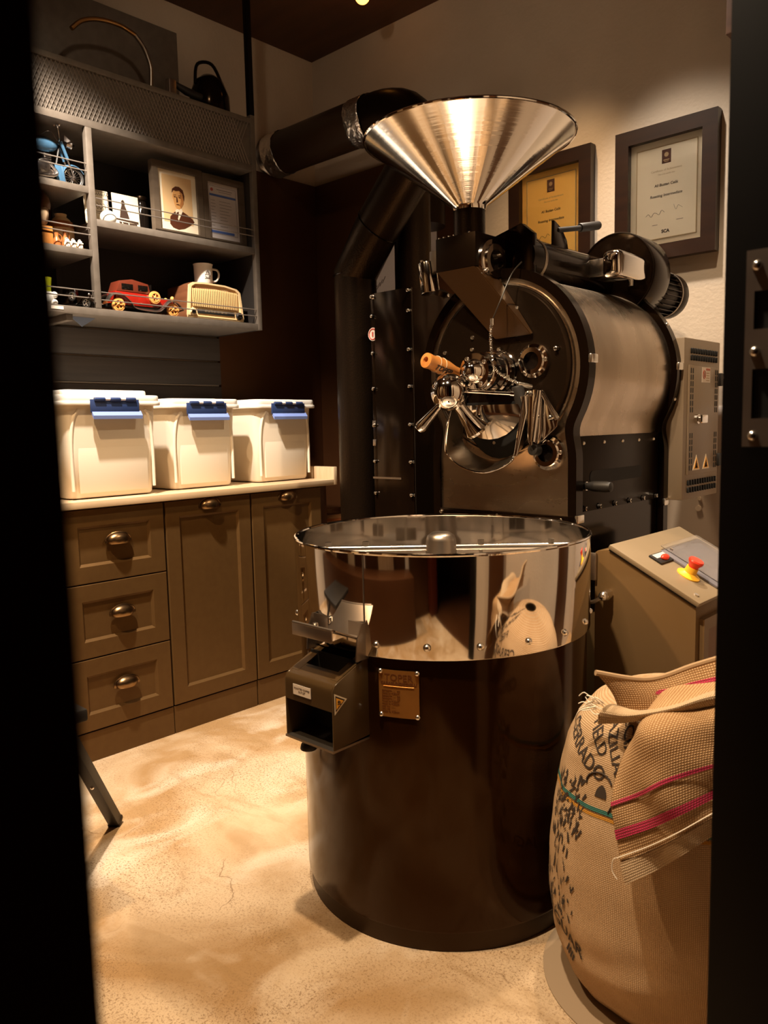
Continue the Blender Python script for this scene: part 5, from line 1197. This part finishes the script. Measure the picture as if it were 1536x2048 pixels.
t.part('body', G().grid(rows, uvs=uvs), 'burlap', ang=180)
# coloured woven lines at z ~ .42
for nm, m_, zc_, hw_ in (('teal_stripe', 'teal', .428, .004), ('orange_stripe', 'orange', .418, .003)):
    P = [[S(2*PI*j/NS, zc_+s_*hw_, .0012) for j in range(NS+1)] for s_ in (-1, 1)]
    t.part(nm, G().grid(P, uvs=[[(2*PI*j/NS*.235, zc_+s_*hw_) for j in range(NS+1)] for s_ in (-1, 1)]), m_, ang=180)
def sack_text(txt, size, th0, z0, rot, bold=.0003, name='stencilled_words'):
    bt = text_bm(txt, size, None, .0, bold=bold); bmesh.ops.triangulate(bt, faces=bt.faces[:])
    for _ in range(1): bmesh.ops.subdivide_edges(bt, edges=[e for e in bt.edges if e.calc_length() > .006], cuts=2)
    c_, s_ = math.cos(rot), math.sin(rot)
    for v in bt.verts:
        x = v.co.x*c_-v.co.y*s_; y = v.co.x*s_+v.co.y*c_
        v.co = S(th0+x/.235, z0+y, .0016+v.co.z)
    return bt
R_d = math.radians
g = G().merge(sack_text('CERRADO', .038, R_d(-124), .520, R_d(-22)))
g.merge(sack_text('FIELD', .034, R_d(-115), .552, R_d(-40)))
g.merge(sack_text('BRAZILIAN', .034, R_d(-104), .553, R_d(-55)))
g.merge(sack_text('SPECIALTY', .034, R_d(-94), .560, R_d(-58)))
t.part('stencilled_words', g, 'ink_black')
g = G().merge(sack_text('AGUAR', .040, R_d(-124), .150, R_d(-12))).merge(sack_text('JAGUAR', .036, R_d(-150), .19, R_d(-8)))
g.merge(sack_text('IIII', .030, R_d(-119), .110, R_d(-30), .001))
t.part('lower_stencil', g, 'ink_black')
# coffee bean mark
g = G()
pts = [(.014*math.cos(a*PI/10)*.9, .022*math.sin(a*PI/10)) for a in range(20)]
b = bmesh.new(); b.faces.new([b.verts.new(S(R_d(-104)+x/.235, .452+z, .0016)) for x, z in pts[:11]]); g.merge(b)
g.tube([S(R_d(-106)+.03*math.cos(a*PI/8+.3)/.235, .475+.02*math.sin(a*PI/8+.3), .0016) for a in range(9)], .002, 5).tube([S(R_d(-99)+.004*a/.235, .43+.008*a, .0016) for a in range(4)], .0018, 5)
t.part('bean_mark', g, 'ink_black')
random.seed(21)
g = G()
for k in range(190):
    th = R_d(random.uniform(-141, -113)); z = random.choice([random.uniform(.36, .47), random.uniform(.17, .42)]); w_ = random.uniform(.0012, .0035); h_ = random.uniform(.003, .011); sk = random.uniform(-.008, .008)
    b = bmesh.new(); b.faces.new([b.verts.new(S(th+x/.235, z+y, .0015)) for x, y in ((-w_, -h_), (w_*.7, -h_*.8), (w_+sk, h_*.6), (sk-w_*.5, h_))]); g.merge(b)
t.part('worn_print', g, 'ink_black', kind='stuff')
# cloth helper: bicubic patch through control points
def patch(C_, nu, nv, thick, uvscale=None):
    C_ = [[V(p) for p in r] for r in C_]
    rows1 = [smooth_path(r, nv) for r in C_]
    cols = [smooth_path([rows1[i][j] for i in range(len(rows1))], nu) for j in range(len(rows1[0]))]
    P = [[cols[j][i] for j in range(len(cols))] for i in range(len(cols[0]))]
    uv = []; 
    for i in range(len(P)):
        row = []; s_ = 0
        for j in range(len(P[0])):
            if j: s_ += (P[len(P)//2][j]-P[len(P)//2][j-1]).length
            row.append([s_, 0])
        uv.append(row)
    for j in range(len(P[0])):
        s_ = 0
        for i in range(len(P)):
            if i: s_ += (P[i][len(P[0])//2]-P[i-1][len(P[0])//2]).length
            uv[i][j][1] = s_
    return P, [[tuple(q) for q in r] for r in uv]
def bump_cloth(P, amp=.0025, f=55, seed=0):
    return [[p+V(0, -1, .3)*amp*(math.sin(p.x*f+seed+p.z*23)+.6*math.sin(p.z*f*1.3+p.x*31+seed)) for p in r] for r in P]
# folded-over flap (front drape); rows top -> hem, columns left -> right
FL = [[(-.610, 1.395, .600), (-.600, 1.400, .655), (-.520, 1.430, .680), (-.430, 1.470, .690), (-.365, 1.53, .68)],
      [(-.622, 1.300, .580), (-.590, 1.272, .618), (-.520, 1.290, .650), (-.445, 1.325, .668), (-.385, 1.38, .66)],
      [(-.628, 1.250, .505), (-.575, 1.243, .545), (-.520, 1.258, .585), (-.445, 1.300, .610), (-.385, 1.355, .62)],
      [(-.612, 1.235, .430), (-.560, 1.232, .465), (-.510, 1.252, .500), (-.445, 1.298, .545), (-.380, 1.350, .57)],
      [(-.588, 1.228, .350), (-.545, 1.235, .385), (-.500, 1.258, .425), (-.445, 1.300, .475), (-.380, 1.350, .52)]]
P, uv = patch(FL, 10, 10, 0); P = bump_cloth(P, .0030)
P = [[p+V(0, -1, .15)*(.007*math.sin(p.x*38+p.z*16)*min(1, i/12)) for p in r_0] for i, r_0 in enumerate(P)]
n_r = len(P); nrm_off = V(.05, -1, .1).normalized()
t.part('folded_flap', G().grid(P, .0022, uv), 'burlap_flap', ang=180)
def strip(i0, i1, off, name, m_):
    Q = [[P[i][j]+nrm_off*off for j in range(len(P[0]))] for i in range(i0, i1+1)]
    t.part(name, G().grid(Q, 0, [[uv[i][j] for j in range(len(P[0]))] for i in range(i0, i1+1)]), m_, ang=180)
strip(n_r-12, n_r-10, .0028, 'magenta_stripe', 'magenta'); strip(n_r-18, n_r-17, .0028, 'magenta_stripe', 'magenta')
strip(n_r-6, n_r-1, .0022, 'hem', 'burlap_hem')
t.part('hem_stitching', G().tube([p+nrm_off*.004 for p in P[n_r-7]], .0011, 5), 'thread')
t.part('loose_thread', G().tube(smooth_path([P[n_r-7][0]+V(0, -.004, 0), P[n_r-6][0]+V(-.012, -.004, .002), P[n_r-4][0]+V(-.018, -.004, .0), P[n_r-1][0]+V(-.014, -.004, .006)], 5), .0009, 5), 'thread')
# raised collar of the sack mouth: back sheet, left peak, front roll
CB = [[(-.655, 1.335, .600), (-.600, 1.365, .612), (-.53, 1.40, .625), (-.45, 1.43, .630), (-.38, 1.50, .63)],
      [(-.668, 1.325, .648), (-.605, 1.372, .645), (-.535, 1.415, .665), (-.45, 1.450, .690), (-.38, 1.51, .70)],
      [(-.690, 1.300, .690), (-.625, 1.375, .672), (-.555, 1.430, .700), (-.465, 1.470, .740), (-.39, 1.53, .755)]]
P2, uv2 = patch(CB, 10, 10, 0); P2 = bump_cloth(P2, .0020, 40, 1.0)
t.part('raised_mouth', G().grid(P2, .0025, uv2), 'burlap_flap', ang=180)
t.part('mouth_hem', G().tube([p for p in P2[-1]], .0055, 8), 'burlap_hem')
m2 = len(P2)
Q = [[P2[i][j]+V(.0, -.0032, .0005) for j in range(3, len(P2[0])-8)] for i in range(m2-10, m2-7)]
t.part('magenta_stripe', G().grid(Q, 0, [[uv2[i][j] for j in range(3, len(P2[0])-8)] for i in range(m2-10, m2-7)]), 'magenta', ang=180)
CF = [[(-.700, 1.330, .580), (-.62, 1.300, .612), (-.54, 1.305, .645), (-.47, 1.33, .672), (-.40, 1.38, .68)],
      [(-.690, 1.312, .612), (-.62, 1.290, .628), (-.545, 1.296, .658), (-.475, 1.322, .690), (-.40, 1.37, .70)],
      [(-.672, 1.325, .628), (-.61, 1.318, .632), (-.545, 1.335, .655), (-.475, 1.36, .690), (-.40, 1.41, .70)],
      [(-.65, 1.36, .606), (-.60, 1.36, .608), (-.54, 1.38, .618), (-.475, 1.40, .632), (-.40, 1.45, .64)]]
P3, uv3 = patch(CF, 6, 8, 0); P3 = bump_cloth(P3, .003, 45, 2.0)
t.part('rolled_edge', G().grid(P3, .003, uv3), 'burlap_hem', ang=180)
# frayed corner
g = G(); random.seed(4)
for k in range(14):
    a = random.uniform(0, 1); p = V(-.700, 1.318, .62)+V(random.uniform(-.01, .02), 0, random.uniform(-.012, .012))
    g.tube(smooth_path([p, p+V(-.014, -.004, .004+random.uniform(-.01, .01)), p+V(-.026, -.003, random.uniform(-.014, .014))], 3), .0010, 4)
t.part('frayed_threads', g, 'thread', kind='stuff')
t.part('tie_string', G().tube(smooth_path([(-.690, 1.300, .625), (-.722, 1.300, .610), (-.735, 1.305, .585), (-.728, 1.31, .560)], 6), .0014, 5), 'thread')
# flat grey-brown disc around the foot of the sack
single('floor_disc', G().prism([(SXc+.262*math.cos(a*PI/30), SYc+.262*math.sin(a*PI/30)) for a in range(60)], 0.0005, .0028, 'Z'), mat('grey_floor_disc', (.30, .215, .135), .7), 'thin grey-brown disc on the floor under the coffee sack', 'mat', (SXc, SYc, 0))
